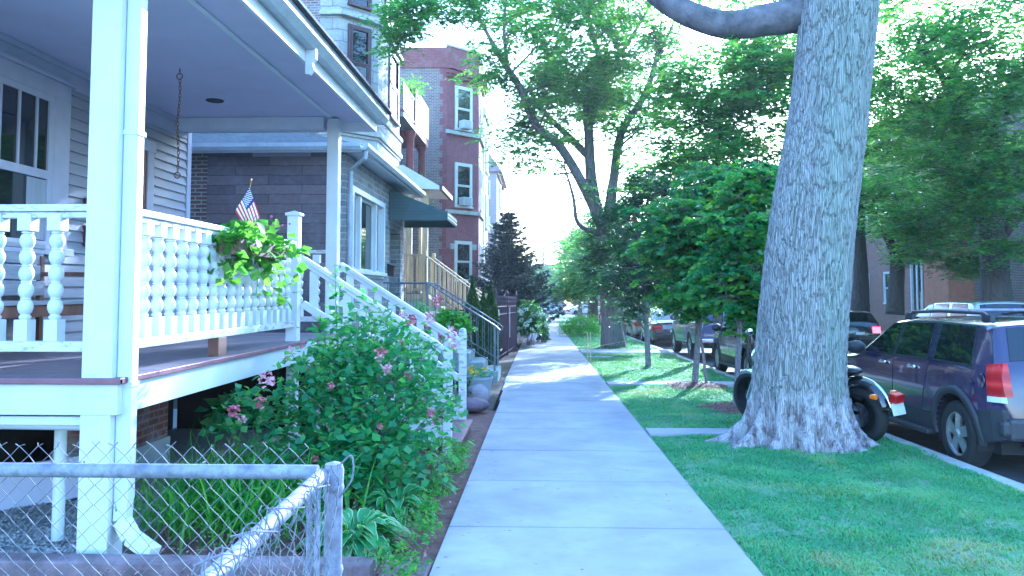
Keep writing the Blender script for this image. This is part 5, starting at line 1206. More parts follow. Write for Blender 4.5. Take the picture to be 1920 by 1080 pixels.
# larger-leaved plant at the corner, vines
shrub('broadleaf_shrub', 'pale broad-leaved plant leaning out under the porch edge', at(445, 790, 7.3) , (.30, .3, .30), 130, 'leaf_rose', .15, seed=12, shell=.3, stems=8, aspect=.85)
shrub('flowering_shrub', 'pink blossom shrub in the yard before the iron railing', (at(790, 590, 13.6).x, 13.6, .75), (.50, .45, .72), 1900, 'leaf_rose', .075, 'petal_pale', 30, .09, seed=15)
shrub('vine_shrub', 'bright lime green vine growing at the top of the stair end post', (at(846, 598, 11.6).x, 11.6, 1.12), (.30, .3, .25), 420, 'leaf_lime', .12, seed=16, stems=6)
shrub('low_shrub', 'dark clump of leaves behind the yellow flower pot', (-1.32, 12.2, .15), (.28, .3, .30), 500, 'leaf_shade', .08, seed=17)
shrub('grass_clump', 'feathery low shrub at the base of the forked tree', (at(1090, 620, 39).x, 39, -.2), (1.1, 1.1, .85), 3600, 'leaf_lily', .16, seed=18, aspect=.2, flat=0., cat='plant')
shrub('hedge', 'low green hedge across the street behind the white car', (17.8, 33.5, .2), (.7, 4.5, 1.1), 3000, 'leaf_linden', .2, seed=19)
shrub('hedge', 'dark hedge across the street at the right edge below the large tree', (17.8, 24, .4), (.7, 4.0, 1.5), 3000, 'leaf_shade', .2, seed=20)
# ---- daylilies, hostas, edging plants
dl = thing('daylily_clump', (-2.25, 5.6, gz(5.6)), 'clump of long arching green daylily leaves behind the fence beside the downspout', 'plant')
n = 620; P = np.stack([G.normal(-2.12, .34, n), G.normal(5.85, .32, n), np.full(n, -.06)], 1); a = G.uniform(0, 2 * PI, n); tilt = G.uniform(.15, .95, n)
D = np.stack([np.cos(a) * tilt + .12, np.sin(a) * tilt - .05, np.ones(n)], 1)
blade_obj('foliage', P, D, G.uniform(.42, .78, n), .017, G.uniform(.2, .55, n), 'leaf_lily', dl, 6)
dl2 = thing('daylily_clump', (-2.3, 6.9, gz(6.9)), 'taller grassy leaves rising behind the fence rail by the brick pier', 'plant')
n = 90; P = np.stack([G.normal(-2.5, .25, n), G.normal(6.5, .2, n), np.full(n, -.06)], 1); a = G.uniform(0, 2 * PI, n); tilt = G.uniform(.0, .5, n)
blade_obj('foliage', P, np.stack([np.cos(a) * tilt + .1, np.sin(a) * tilt, np.ones(n)], 1), G.uniform(.5, .85, n), .014, G.uniform(.1, .4, n), 'leaf_lily', dl2, 6)
def hosta(c, r_, n, label, seed, lm='leaf_hosta', wd=.30):
    rng = np.random.default_rng(seed); t_ = thing('hosta', (c[0], c[1], gz(c[1])), label, 'plant', 'variegated hostas in the bed')
    V = []; Fq = []; rim = []; rnd = []
    for i in range(n):
        a = rng.uniform(0, 2 * PI); el = rng.uniform(.1, 1.25); L = r_ * rng.uniform(.65, 1.05); hz = np.array([math.cos(a), math.sin(a), 0]); sd_ = np.array([-math.sin(a), math.cos(a), 0]); up = np.array([0, 0, 1.])
        p0 = np.array([c[0], c[1], gz(c[1]) + .0]) + hz * .02; st = hz * math.cos(el) + up * math.sin(el); pet = p0 + st * L * .45; tone = rng.uniform(0, 1)
        i0 = len(V); NS_ = 7
        for k in range(NS_ + 1):
            t_k = k / NS_; ctr = pet + (hz * math.cos(el * .6) + up * math.sin(el * .6)) * L * t_k * .75 - up * L * .45 * t_k ** 2.0
            w_ = L * wd * math.sin(PI * min(1, .05 + .95 * t_k) ** .8) * .5 + .001
            for q in (-1, -.84, 0, .84, 1): V.append(ctr + sd_ * w_ * q + up * abs(q) * w_ * .35 + up * .004 * math.sin(k * 3 + q * 5))
        for k in range(NS_):
            for q in range(4): Fq.append((i0 + k * 5 + q, i0 + k * 5 + q + 1, i0 + (k + 1) * 5 + q + 1, i0 + (k + 1) * 5 + q)); rim.append(1. if q in (0, 3) else 0.); rnd.append(tone)
        # petiole
        i1 = len(V)
        for p_ in (p0, pet): V += [p_ - sd_ * .004, p_ + sd_ * .004]
        Fq.append((i1, i1 + 1, i1 + 3, i1 + 2)); rim.append(0); rnd.append(tone)
    raw_mesh('foliage', V, Fq, lm, t_, {'rim': rim, 'rnd': rnd}, smooth=True); return t_
hosta((-1.22, 5.30, 0), .36, 120, 'largest cream-edged hosta beside the fence corner post', 1)
hosta((-1.10, 6.15, 0), .31, 80, 'cream-edged hosta under the rose bush, second from the fence', 2)
hosta((-.98, 7.05, 0), .25, 60, 'cream-edged hosta third from the fence', 3)
hosta((-.95, 7.9, 0), .22, 45, 'small cream-edged hosta nearest the stair post', 4)
gc = []
for i in range(75):
    y = R.uniform(4.4, 8.4); x = -.72 - abs(R.gauss(0, .10)) - (R.random() < .25) * R.uniform(0, .35); gc.append(np.array([x, y, .02]) + G.normal(size=(20, 3)) * np.array([.045, .045, .025]) + np.array([0, 0, .025]))
tag(leaf_obj('ground_cover', np.concatenate(gc), .045, 'leaf_lily', None, aspect=.5, flat=.5), 'low green weeds along the sidewalk edge of the bed', 'ground cover', kind='stuff')
gc = []
for i in range(120):
    x = -1.15 - R.random() * 1.75; y = R.uniform(6.1, 8.2); gc.append(np.array([x, y, .05]) + G.normal(size=(26, 3)) * np.array([.08, .08, .05]))
tag(leaf_obj('ground_cover', np.concatenate(gc), .06, 'leaf_rose', None, aspect=.6, flat=.5), 'leafy undergrowth beneath the rose bush', 'ground cover', kind='stuff')
n = 5200; P = np.stack([G.uniform(-2.6, -.68, n), G.uniform(3.4, 8.4, n), np.full(n, -.005)], 1); P[:, 2] += G.uniform(0, .025, n)
tag(leaf_obj('mulch_chips', P, .035, 'mulch_chip', None, aspect=.35, flat=.75), 'brown wood mulch chips covering the bed', 'mulch', kind='stuff')
# gravel under the porch edge: little stones
def stones(name, xs, ys, n, s, mat, label):
    V = []; Fq = []; r2 = []; oct_ = np.array([(1, 0, 0), (0, 1, 0), (-1, 0, 0), (0, -1, 0), (0, 0, .7), (0, 0, -.7)]); fo = np.array([(0, 1, 4), (1, 2, 4), (2, 3, 4), (3, 0, 4)])
    P = np.stack([G.uniform(*xs, n), G.uniform(*ys, n), np.zeros(n)], 1); P[:, 2] = gza(P[:, 1]) - .018
    q = oct_[None] * G.uniform(.6, 1.4, (n, 1, 3)) * (s * G.uniform(.6, 1.5, (n, 1, 1))); a = G.uniform(0, PI, n); ca, sa = np.cos(a)[:, None], np.sin(a)[:, None]
    q = np.stack([q[..., 0] * ca - q[..., 1] * sa, q[..., 0] * sa + q[..., 1] * ca, q[..., 2]], -1) + P[:, None]
    f = (np.arange(n)[:, None, None] * 6 + fo[None]).reshape(-1, 3)
    return tag(raw_mesh(name, q.reshape(-1, 3), f, mat, None, {'rnd': np.repeat(G.uniform(0, 1, n), 4)}), label, 'gravel', kind='stuff')
stones('gravel_stones', (-4.6, -2.85), (4.2, 7.2), 6500, .014, 'gravel_stone', 'loose grey gravel beneath the porch behind the fence')
# ---- grass
def grass(name, x0, x1, y0, y1, n, h_, w_, label, y_bias=1.0):
    u = G.uniform(0, 1, n) ** y_bias; x = G.uniform(x0, x1, n); y = y0 + (y1 - y0) * u
    keep = (np.hypot(x - 3.1, y - 9.3) > .62); bare = np.array([mnoise.noise(Vector((a * 1.6, b * 1.6, 33))) + .5 * mnoise.noise(Vector((a * 6, b * 6, 5))) for a, b in zip(x, y)]); keep &= (bare < .22) | (G.random(n) < .35)
    x, y = x[keep], y[keep]; n = len(x)
    z = gza(y) - .02; e = np.array([mnoise.noise(Vector((a * 1.2, b * 1.2, 3))) + .3 for a, b in zip(x, y)]); 
    P = np.stack([x, y, z + .05 * e * np.clip((x - WR) * 2, 0, 1)], 1); a = G.uniform(0, 2 * PI, n); t_ = G.uniform(.1, .9, n)
    dens = np.array([mnoise.noise(Vector((a_ * 2.1, b_ * 2.1, 8))) for a_, b_ in zip(x, y)]); dry = np.array([mnoise.noise(Vector((a_ * .9, b_ * .9, 21))) for a_, b_ in zip(x, y)])
    tone = np.clip(.35 + dens * .55 + G.normal(size=n) * .16 + (dry > .32) * .35, 0, 1)
    o = blade_obj(name, P, np.stack([np.cos(a) * t_, np.sin(a) * t_, np.ones(n)], 1), h_ * G.uniform(.5, 1.2, n) * (1 + dens * .4), w_, .45, 'grass', None, 2, tone=tone)
    return tag(o, label, 'grass', kind='stuff')
grass('lawn_grass', WR + .02, CURB - .02, 3.4, 9.8, 115000, .062, .0075, 'short green grass around the massive tree')
grass('lawn_grass', WR + .02, CURB - .02, 10.3, 15.7, 42000, .06, .010, 'short green grass between the two nearest crossing walks')
grass('lawn_grass', WR + .02, CURB - .02, 16.4, 25.6, 30000, .06, .016, 'short green grass between the second and third crossing walks')
grass('lawn_grass', WR + .02, CURB - .02, 27.6, 60, 26000, .08, .03, 'sunny grass strip beyond the third crossing walk')
# mulch rings
for (px, Yb, rx) in ((1302, 15.55, .62), (1378, 12.3, .55)):
    x = at(px, 700, Yb).x; m = MB(); P = []
    for i in range(25):
        a = 2 * PI * i / 24; P.append([(x + math.cos(a) * rx * q * (1 + .08 * math.sin(5 * a)), Yb + math.sin(a) * rx * q, gz(Yb) + .005 + .07 * (1 - q * q)) for q in (.02, .5, .8, 1.03)])
    m.grid(P); tag(m.build('mulch_ring', 'mulch', None, smooth='all'), 'reddish mulch ring around the ' + ('double-stemmed' if px == 1302 else 'slender') + ' young tree', 'mulch', kind='stuff')
    n = 900; a = G.uniform(0, 2 * PI, n); q = G.uniform(0, 1.15, n) ** .6; P = np.stack([x + np.cos(a) * rx * q, Yb + np.sin(a) * rx * q, gz(Yb) + .02 + .07 * np.maximum(0, 1 - q * q)], 1)
    tag(leaf_obj('mulch_chips', P, .05, 'mulch_chip', None, aspect=.35, flat=.7), 'loose chips on the mulch ring of the ' + ('double-stemmed' if px == 1302 else 'slender') + ' young tree', 'mulch', kind='stuff')
# stakes with string at the walk edge
sk = thing('garden_stakes', (1.42, 21, gz(21)), 'two thin wooden stakes with string at the grass edge of the far walk', 'stakes')
for px in (1102, 1109):
    x = at(px, 680, 21.2).x; m = MB(); m.tube([(x, 21.2 + (px - 1102) * .05, -.3), (x, 21.2 + (px - 1102) * .05, gz(21) + .82)], .012, 5); m.build('stake', 'stake', sk)
m = MB(); m.tube([(at(1102, 660, 21.2).x, 21.2, .25), (at(1109, 660, 21.2).x, 21.55, .15), (2.6, 24, .2)], .004, 4); m.build('string', 'stake', sk)
# pot of pansies, rock, slab
pp = thing('flower_pot', (-1.02, 13.3, gz(13.3)), 'grey pot of yellow pansies at the foot of the concrete steps', 'flower pot')
m = MB(); m.lathe([(0, 0), (.17, 0), (.225, .34), (.24, .345), (.24, .385), (.215, .385), (.20, .33), (0, .33)], (-1.02, 13.3, gz(13.3) + .0), 24); m.build('pot', 'pot_grey', pp, smooth=True)
P = np.array([(-1.02, 13.3, .28)]) + G.normal(size=(150, 3)) * np.array([.1, .1, .05]); leaf_obj('foliage', P, .06, 'leaf_lily', pp)
for i in range(8):
    a = R.uniform(0, 6.3); flower_head(np.array([-1.02 + .15 * math.cos(a), 13.3 + .13 * math.sin(a) - .04, .33 + R.uniform(-.03, .05)]), .035, 'petal_yellow', pp, G, 24, .9)
def rock(name, c, s, mat, label, seed, cat='rock'):
    m = MB(); m.ball((0, 0, 0), 1, 22, 14); vs = []
    for v in m.v:
        q = Vector(v); n_ = 1 + .12 * mnoise.noise(q * 1.4 + Vector((seed, 0, 0))) + .04 * mnoise.noise(q * 5); vs.append((c[0] + q.x * n_ * s[0], c[1] + q.y * n_ * s[1], c[2] + q.z * n_ * s[2]))
    m.v = vs; o = m.build(name, mat, None, smooth='all'); return tag(o, label, cat)
rock('boulder', (-.98, 12.55, .02), (.20, .22, .16), 'stone_pink', 'rounded pinkish boulder beside the grey flower pot', 3)
rock('stone_slab', (-1.02, 11.95, -.05), (.26, .3, .10), 'stone_purple', 'flat dark purple stone lying in front of the pinkish boulder', 8)
# purple iron fence
ff = thing('iron_fence', (-.95, 25, gz(25)), 'ornate dark purple iron fence between the railing and the hydrangea', 'fence')
fy0, fy1 = 21.6, 28.2
def fx(y): return -1.22 + (y - fy0) * (.36 / (fy1 - fy0))
m = MB()
for zz in (.10, 1.28, 1.50): m.bar((fx(fy0), fy0, gz(fy0) + zz), (fx(fy1), fy1, gz(fy1) + zz), .03, .035)
m.build('rail', 'iron_purple', ff)
y = fy0; k = 0
while y < fy1:
    x = fx(y); m = MB(); h_ = 1.72 if k % 2 else 1.60; m.tube([(x, y, gz(y)), (x, y, gz(y) + h_)], .013, 5)
    m.lathe([(0, 0), (.03, .02), (.022, .05), (0, .12)], (x, y, gz(y) + h_), 6); 
    if k % 2: m.tube([(x, y + .045 * math.cos(a), gz(y) + 1.39 + .085 * math.sin(a)) for a in np.linspace(0, 2 * PI, 9)], .008, 4)
    m.build('picket', 'iron_purple', ff); y += .13; k += 1
for y in (fy0, 24.9, fy1):
    m = MB(); m.box(fx(y) - .045, fx(y) + .045, y - .045, y + .045, gz(y) - .1, gz(y) + 1.82); m.lathe([(0, -.0), (.055, .03), (.05, .1), (0, .22)], (fx(y), y, gz(y) + 1.82), 8); m.build('post', 'iron_purple', ff)
for y in (22.3, 25.6):
    m = MB(); m.box(fx(y) + .02, fx(y) + .035, y - .06, y + .06, .2, 1.15); m.build('white_slat', 'white_worn', ff)
m = MB(); m.bar((fx(fy0), fy0, gz(fy0) + .05), (-2.6, fy0 + .2, gz(fy0) + .05), .03, .03); m.bar((fx(fy0), fy0, gz(fy0) + 1.4), (-2.6, fy0 + .2, gz(fy0) + 1.4), .03, .03); m.build('rail', 'iron_purple', ff)

# bits fallen on the walk
n = 150; x = np.where(G.random(n) < .6, WL + np.abs(G.normal(size=n)) * .25, G.uniform(WL, WR, n)); y = G.uniform(3.6, 16, n); P = np.stack([x, y, gza(y) + .006], 1); P = P[x < WR - .02]
tag(leaf_obj('walk_litter', P, .035, 'mulch_chip', None, aspect=.4, flat=.97), 'small dry leaf bits scattered on the sidewalk', 'litter', kind='stuff')
# ================================================================ vehicles
class Car:
    """x forward, y to the left, z up; origin on the ground at mid length"""
    def __init__(s, Wd, top, bot, plan, sec, rc=.10, crown=.03):
        s.W = Wd; s.top = top; s.bot = bot; s.plan = plan; s.sec = sec; s.rc = rc; s.crown = crown
    def I(s, x, t): return float(np.interp(x, [p[0] for p in t], [p[1] for p in t]))
    def hw(s, x, z): return s.W / 2 * s.I(x, s.plan) * s.I(z, s.sec)
    def ring(s, x):
        zb, zt = s.I(x, s.bot), s.I(x, s.top); rc = min(s.rc, (zt - zb) * .3); pts = []
        for k in range(15): z = zb + (zt - rc - zb) * k / 14; pts.append((s.hw(x, z), z))
        w = s.hw(x, zt - rc)
        for a in np.linspace(0, PI / 2, 6)[1:]: pts.append((w - rc * 1.5 * (1 - math.cos(a)), zt - rc + rc * math.sin(a)))
        w2 = pts[-1][0]
        for k in (.75, .5, .25, 0): pts.append((w2 * k, zt + s.crown * (1 - k * k)))
        return pts
    def stations(s):
        xs = sorted({p[0] for p in s.top} | {p[0] for p in s.plan} | {p[0] for p in s.bot}); out = []
        for a, b in zip(xs[:-1], xs[1:]):
            n = max(1, int((b - a) / .07)); out += [a + (b - a) * k / n for k in range(n)]
        return out + [xs[-1]]
    def body(s):
        m = MB(); xs = s.stations(); n = None; vs = []; fs = []
        for x in xs:
            r = s.ring(x); full = [(-y, z) for y, z in r[:-1]] + [(y, z) for y, z in r[::-1]]; n = len(full); vs += [(x, y, z) for y, z in full]
        for i in range(len(xs) - 1):
            for k in range(n): fs.append((i * n + k, i * n + (k + 1) % n, (i + 1) * n + (k + 1) % n, (i + 1) * n + k))
        fs.append(tuple(range(n))); fs.append(tuple((len(xs) - 1) * n + k for k in range(n))[::-1])
        m.add(vs, fs); return m
    def side(s, quad, off=.004, side=1, nx=14, nz=8, m=None):
        """patch following the flank; quad = 4 (x,z) corners"""
        m = m or MB(); P = []
        for i in range(nx + 1):
            u = i / nx; row = []
            for j in range(nz + 1):
                v = j / nz; a = [quad[0][q] * (1 - u) + quad[1][q] * u for q in (0, 1)]; b = [quad[3][q] * (1 - u) + quad[2][q] * u for q in (0, 1)]
                x, z = a[0] * (1 - v) + b[0] * v, a[1] * (1 - v) + b[1] * v; row.append((x, side * (s.hw(x, z) + off), z))
            P.append(row)
        m.grid(P); return m
    def topp(s, x0, x1, w0, w1, off=.004, n=12, m=None):
        """patch following the top line between x0 and x1 (screens)"""
        m = m or MB(); P = []
        for i in range(n + 1):
            x = x0 + (x1 - x0) * i / n; w = w0 + (w1 - w0) * i / n; zt = s.I(x, s.top); e = 1e-3
            dz = (s.I(x + e, s.top) - s.I(x - e, s.top)) / (2 * e); L = math.hypot(1, dz); nx_, nz_ = -dz / L, 1 / L
            wt = s.ring(x)[-5][0]
            P.append([(x + nx_ * off, w * q, zt + s.crown * (1 - min(1, abs(w * q) / max(wt, .1)) ** 2) + nz_ * off) for q in np.linspace(-1, 1, 9)])
        m.grid(P); return m
def wheel(par, x, y, r, w, rim='alloy', spokes=5, name='wheel', white=False):
    sgn = 1 if y > 0 else -1
    m = MB(); m.lathe([(r * .66, -w / 2), (r * .9, -w / 2), (r * .985, -w * .38), (r, -w * .2), (r, w * .2), (r * .985, w * .38), (r * .9, w / 2), (r * .66, w / 2), (r * .62, w * .3), (r * .62, -w * .3), (r * .66, -w / 2)], (x, y, r), 40, (0, 1, 0))
    for k in range(0): pass
    t_ = m.build(name, 'rubber', par, smooth=True)
    m = MB(); yo = y + sgn * w * .36
    m.lathe([(r * .60, -.02), (r * .665, -.0), (r * .66, .02), (r * .60, .01), (r * .58, -.05), (r * .60, -.02)], (x, yo, r), 36, (0, sgn, 0))
    for k in range(spokes):
        a = 2 * PI * k / spokes + .3; d = Vector((math.cos(a), 0, math.sin(a))); q = Vector((-d.z, 0, d.x)); c = Vector((x, yo, r)); yv = Vector((0, sgn, 0))
        w0, w1 = r * .13, r * .17
        vs = [c + d * r * .10 - q * w0 + yv * .012, c + d * r * .10 + q * w0 + yv * .012, c + d * r * .61 + q * w1 - yv * .002, c + d * r * .61 - q * w1 - yv * .002]; vs += [v - yv * .035 for v in vs]
        m.add(vs, [(0, 1, 2, 3), (4, 7, 6, 5), (0, 3, 7, 4), (1, 5, 6, 2), (2, 6, 7, 3), (0, 4, 5, 1)])
    m.lathe([(0, .03), (r * .1, .028), (r * .15, .012), (r * .16, -.01)], (x, yo, r), 16, (0, sgn, 0)); m.build('rim', rim, t_, smooth=True)
    m = MB(); m.lathe([(r * .60, -.06), (0, -.06)], (x, yo, r), 24, (0, sgn, 0)); m.build('hub', 'plastic_dark', t_)
def booleans(o, cuts):
    import bmesh
    for (x, r, y0, y1) in cuts:
        m = MB(); m.lathe([(r, y0), (r, y1)], (x, 0, r * .86), 40, (0, 1, 0)); c = m.build('cutter', 'rubber', None)
        md = o.modifiers.new('arch', 'BOOLEAN'); md.object = c; md.operation = 'DIFFERENCE'; md.solver = 'EXACT'
        dg = bpy.context.evaluated_depsgraph_get(); dg.update(); me = bpy.data.meshes.new_from_object(o.evaluated_get(dg)); o.modifiers.clear()
        if len(me.polygons) > 50: old = o.data; o.data = me
        bpy.data.objects.remove(c, do_unlink=True)
    me = o.data; me.polygons.foreach_set('use_smooth', [True] * len(me.polygons)); me.set_sharp_from_angle(angle=math.radians(32))
SEC_SUV = [(.2, .93), (.45, .985), (.75, 1.0), (.98, .985), (1.10, .955), (1.47, .80), (1.7, .72)]
SEC_CAR = [(.15, .92), (.4, .985), (.65, 1.0), (.85, .975), (.95, .94), (1.4, .74)]
def finish(t, loc, rz):
    t.location = loc; t.rotation_euler[2] = rz
def put(t, x, y, z, ang): t.location = (x, y, z); t.rotation_euler[2] = ang
def make_suv(color, label, group, detailed=True, L=4.6, Wd=1.82, name='parked_suv', rack=True, lit=False, clad='plastic_dark', scale_z=1):
    t = thing(name, (0, 0, 0), label, 'car', group)
    h = L / 2
    top = [(-h, .62), (-h + .03, .80), (-h + .06, 1.0), (-h + .10, 1.12), (-h + .33, 1.60), (-h + .45, 1.645), (-h + 1.3, 1.67), (-h + 2.15, 1.655), (-h + 2.58, 1.60), (-h + 3.28, 1.12), (-h + 3.45, 1.07), (h - .35, .97), (h - .12, .86), (h - .02, .66), (h, .55)]
    zq = lambda z: z if z < 1 else 1 + (z - 1) * .83
    top = [(a, zq(b)) for a, b in top]
    bot = [(-h, .42), (-h + .25, .34), (-h + .5, .30), (h - .5, .30), (h - .2, .36), (h, .42)]
    plan = [(-h, .80), (-h + .04, .88), (-h + .15, .95), (-h + .4, .99), (-h + .9, 1.0), (h - 1.2, 1.0), (h - .5, .96), (h - .2, .88), (h - .05, .78), (h, .70)]
    c = Car(Wd, top, bot, plan, SEC_SUV, .09); r = .35; xr, xf = -h + .80, h - .93
    o = c.body().build('body', color, t); booleans(o, [(xr, .415, Wd / 2 - .30, Wd / 2 + .1), (xr, .415, -Wd / 2 - .1, -Wd / 2 + .30), (xf, .415, Wd / 2 - .30, Wd / 2 + .1), (xf, .415, -Wd / 2 - .1, -Wd / 2 + .30)])
    for x in (xr, xf):
        for y in (Wd / 2 - .13, -Wd / 2 + .13): wheel(t, x, y, r, .22)
    for sd_ in (1, -1):
        for xw in (xr, xf):
            m = MB(); m.grid([[(xw + .409 * math.cos(a), sd_ * (Wd / 2 - q), .357 + .409 * math.sin(a)) for q in (.29, .035)] for a in np.linspace(-.3, PI + .3, 24)]); m.build('wheel_well', 'rubber', t, smooth='all')
        # arch cladding and lower skirt
        m = MB(); P = []
        for a in np.linspace(-.25, PI + .25, 26):
            row = []
            for rr_ in (.415, .50):
                for q, dz in ((.0, 0),):
                    x = xr + rr_ * math.cos(a); z = .357 + rr_ * math.sin(a); row.append((x, sd_ * (c.hw(x, max(z, .3)) + .022), max(z, .30)))
            row.insert(0, (row[0][0], sd_ * (c.hw(xr, .5) - .04), row[0][2])); row.append((row[-1][0], sd_ * (abs(row[-1][1]) - .03), row[-1][2])); P.append(row)
        m.grid(P); m.build('wheel_arch', clad, t, smooth='all'); m = MB(); P = []
        for a in np.linspace(-.25, PI + .25, 26):
            row = []
            for rr_ in (.415, .50): x = xf + rr_ * math.cos(a); z = .357 + rr_ * math.sin(a); row.append((x, sd_ * (c.hw(x, max(z, .3)) + .022), max(z, .30)))
            row.insert(0, (row[0][0], sd_ * (c.hw(xf, .5) - .04), row[0][2])); row.append((row[-1][0], sd_ * (abs(row[-1][1]) - .03), row[-1][2])); P.append(row)
        m.grid(P); m.build('wheel_arch', clad, t, smooth='all')
        for q_, o_ in (([(xr + .48, .30), (xf - .48, .30), (xf - .48, .50), (xr + .48, .50)], .012), ([(-h + .01, .42), (xr - .46, .33), (xr - .47, .66), (-h + .02, .70)], .014), ([(xf + .46, .33), (h - .03, .42), (h - .05, .62), (xf + .47, .60)], .012)):
            c.side(q_, o_, sd_).build('side_cladding', clad, t, smooth='all')
        m = MB(); m.box(xr + .5, xf - .5, min(sd_ * (Wd / 2 - .08), sd_ * (Wd / 2 + .05)), max(sd_ * (Wd / 2 - .08), sd_ * (Wd / 2 + .05)), .26, .32); m.build('running_board', clad, t, bevel=.02)
        # windows (dark surround, then the pane)
        Q = {'front_door': [(.18, 1.12), (1.06, 1.10), (.42, 1.56), (.16, 1.585)], 'rear_door': [(-.70, 1.13), (.10, 1.12), (.08, 1.585), (-.62, 1.60)], 'quarter': [(-1.62, 1.12), (-.86, 1.13), (-.80, 1.60), (-1.50, 1.585)]}
        off0 = -h + 2.12
        for k_, q in Q.items():
            q = [(a + off0, zq(b)) for a, b in q]; cx_ = sum(a for a, b in q) / 4; cz_ = sum(b for a, b in q) / 4
            big = [(cx_ + (a - cx_) * 1.05, cz_ + (b - cz_) * 1.07) for a, b in q]
            w_ = c.side(big, .0035, sd_).build('window', 'plastic_dark', t, smooth='all'); c.side(q, .0075, sd_).build('pane', 'car_glass', w_, smooth='all')
        # doors: seam strip below, paint panel above
        for (xa, xb, zb, nm) in ((.135, 1.20, .52, 'front'), (-.78, .115, .52, 'rear')):
            q = [(xa + off0, zb), (xb + off0, zb), (xb + off0, 1.07), (xa + off0, 1.08)]
            if nm == 'rear': q[0] = (xa + .18 + off0, zb); q[3] = (xa + off0, 1.085)
            cx_ = sum(a for a, b in q) / 4; cz_ = sum(b for a, b in q) / 4; big = [(cx_ + (a - cx_) * 1.014, cz_ + (b - cz_) * 1.02) for a, b in q]
            c.side(big, .0015, sd_).build('door_seam', 'rubber', t, smooth='all'); d = c.side(q, .0045, sd_).build('door', color, t, smooth='all')
            m = MB(); hx = q[0][0] + (.16 if nm == 'front' else .10); yy = sd_ * (c.hw(hx, .98) + .03); m.bar((hx, yy, .985), (hx + .17, yy, .985), .022, .032); m.ball((hx + .02, yy - sd_ * .012, .985), .025, 8, 6); m.ball((hx + .15, yy - sd_ * .012, .985), .025, 8, 6); m.build('handle', 'chrome' if color == 'car_purple' else color, d, bevel=.006)
        m = MB(); yy = sd_ * (c.hw(1.0, 1.1) + .12); m.ball((off0 + 1.04, yy, 1.13), .12, 14, 10, (.62, 1.05, .78)); m.box(off0 + .99, off0 + 1.09, min(yy, sd_ * .80), max(yy, sd_ * .80), 1.05, 1.10); mi = m.build('mirror', 'plastic_dark' if color != 'car_white' else color, t, smooth=True)
        m = MB(); c.side([(-h + .025, .82), (-h + .19, .82), (-h + .24, 1.12), (-h + .07, 1.14)], .012, sd_, m=m, nx=6); 
        P = []
        for z in np.linspace(.82, 1.14, 6):
            xx = float(np.interp(z, [.62, .8, 1.0, 1.12, 1.6], [-h, -h + .03, -h + .06, -h + .10, -h + .33])); yo = c.hw(xx, z) + .010
            P.append([(xx - .012, sd_ * (yo - q), z) for q in (0, .04, .08)])
        m.grid(P); m.build('tail_light', 'tail_lit' if lit else 'tail_lens', t, smooth='all')
        m = MB(); c.side([(-h + .02, .76), (-h + .19, .76), (-h + .19, .815), (-h + .025, .815)], .013, sd_, m=m, nx=6, nz=2); m.build('reversing_light', 'white_paint', t)
        m = MB(); c.side([(h - .30, .70), (h - .04, .66), (h - .07, .80), (h - .36, .86)], .010, sd_, m=m, nx=6, nz=4); m.build('headlight', 'chrome', t)
        if rack:
            m = MB(); yr = sd_ * .60; m.tube([(-h + .55, yr, 1.54), (-h + .70, yr, 1.62), (-h + 1.6, yr, 1.635), (-h + 2.3, yr, 1.615), (-h + 2.45, yr, 1.54)], .021, 8)
            for q in (-h + .62, -h + 2.38): m.ob((q, yr, 1.57), (.16, .05, .07))
            m.build('roof_rail', 'plastic_dark', t, smooth=True)
    if rack:
        for q in (-h + 1.0, -h + 1.95): m = MB(); m.bar((q, -.6, 1.65), (q, .6, 1.65), .05, .022); m.build('crossbar', 'galv', t, bevel=.006)
    m = c.topp(-h + .13, -h + .315, .68, .60, .006); r_ = m.build('rear_window', 'car_glass', t, smooth='all')
    m = c.topp(-h + 2.63, -h + 3.25, .56, .70, .006); m.build('windscreen', 'car_glass', t, smooth='all')
    m = MB(); m.box(-h - .05, -h + .12, -.80, .80, .40, .62); m.box(-h - .035, -h + .1, -.86, .86, .44, .60); m.build('bumper', clad, t, bevel=.04)
    m = MB(); m.box(h - .15, h + .04, -.70, .70, .34, .56); m.build('bumper', clad, t, bevel=.04)
    m = MB(); m.box(-h - .018, -h + .0, -.17, .17, .68, .78); m.build('plate', 'plate', t)
    m = MB(); m.box(-h + .003, -h + .05, -.42, .42, .86, .90); m.build('trim_bar', 'chrome', t)
    m = MB(); m.tube([(-h - .06, .5, .30), (-h + .3, .5, .30)], .03, 10); m.build('exhaust', 'chrome', t, smooth=True)
    m = MB(); m.box(-h + .3, h - .3, -.7, .7, .22, .36); m.build('chassis', 'rubber', t)
    m = MB(); m.lathe([(0, .004), (.07, .003), (.075, -.002)], (-h + .30, -(c.hw(-h + .3, .95) + .004) * -1, .95), 16, (0, 1, 0)); m.build('fuel_cap', color, t)
    return t
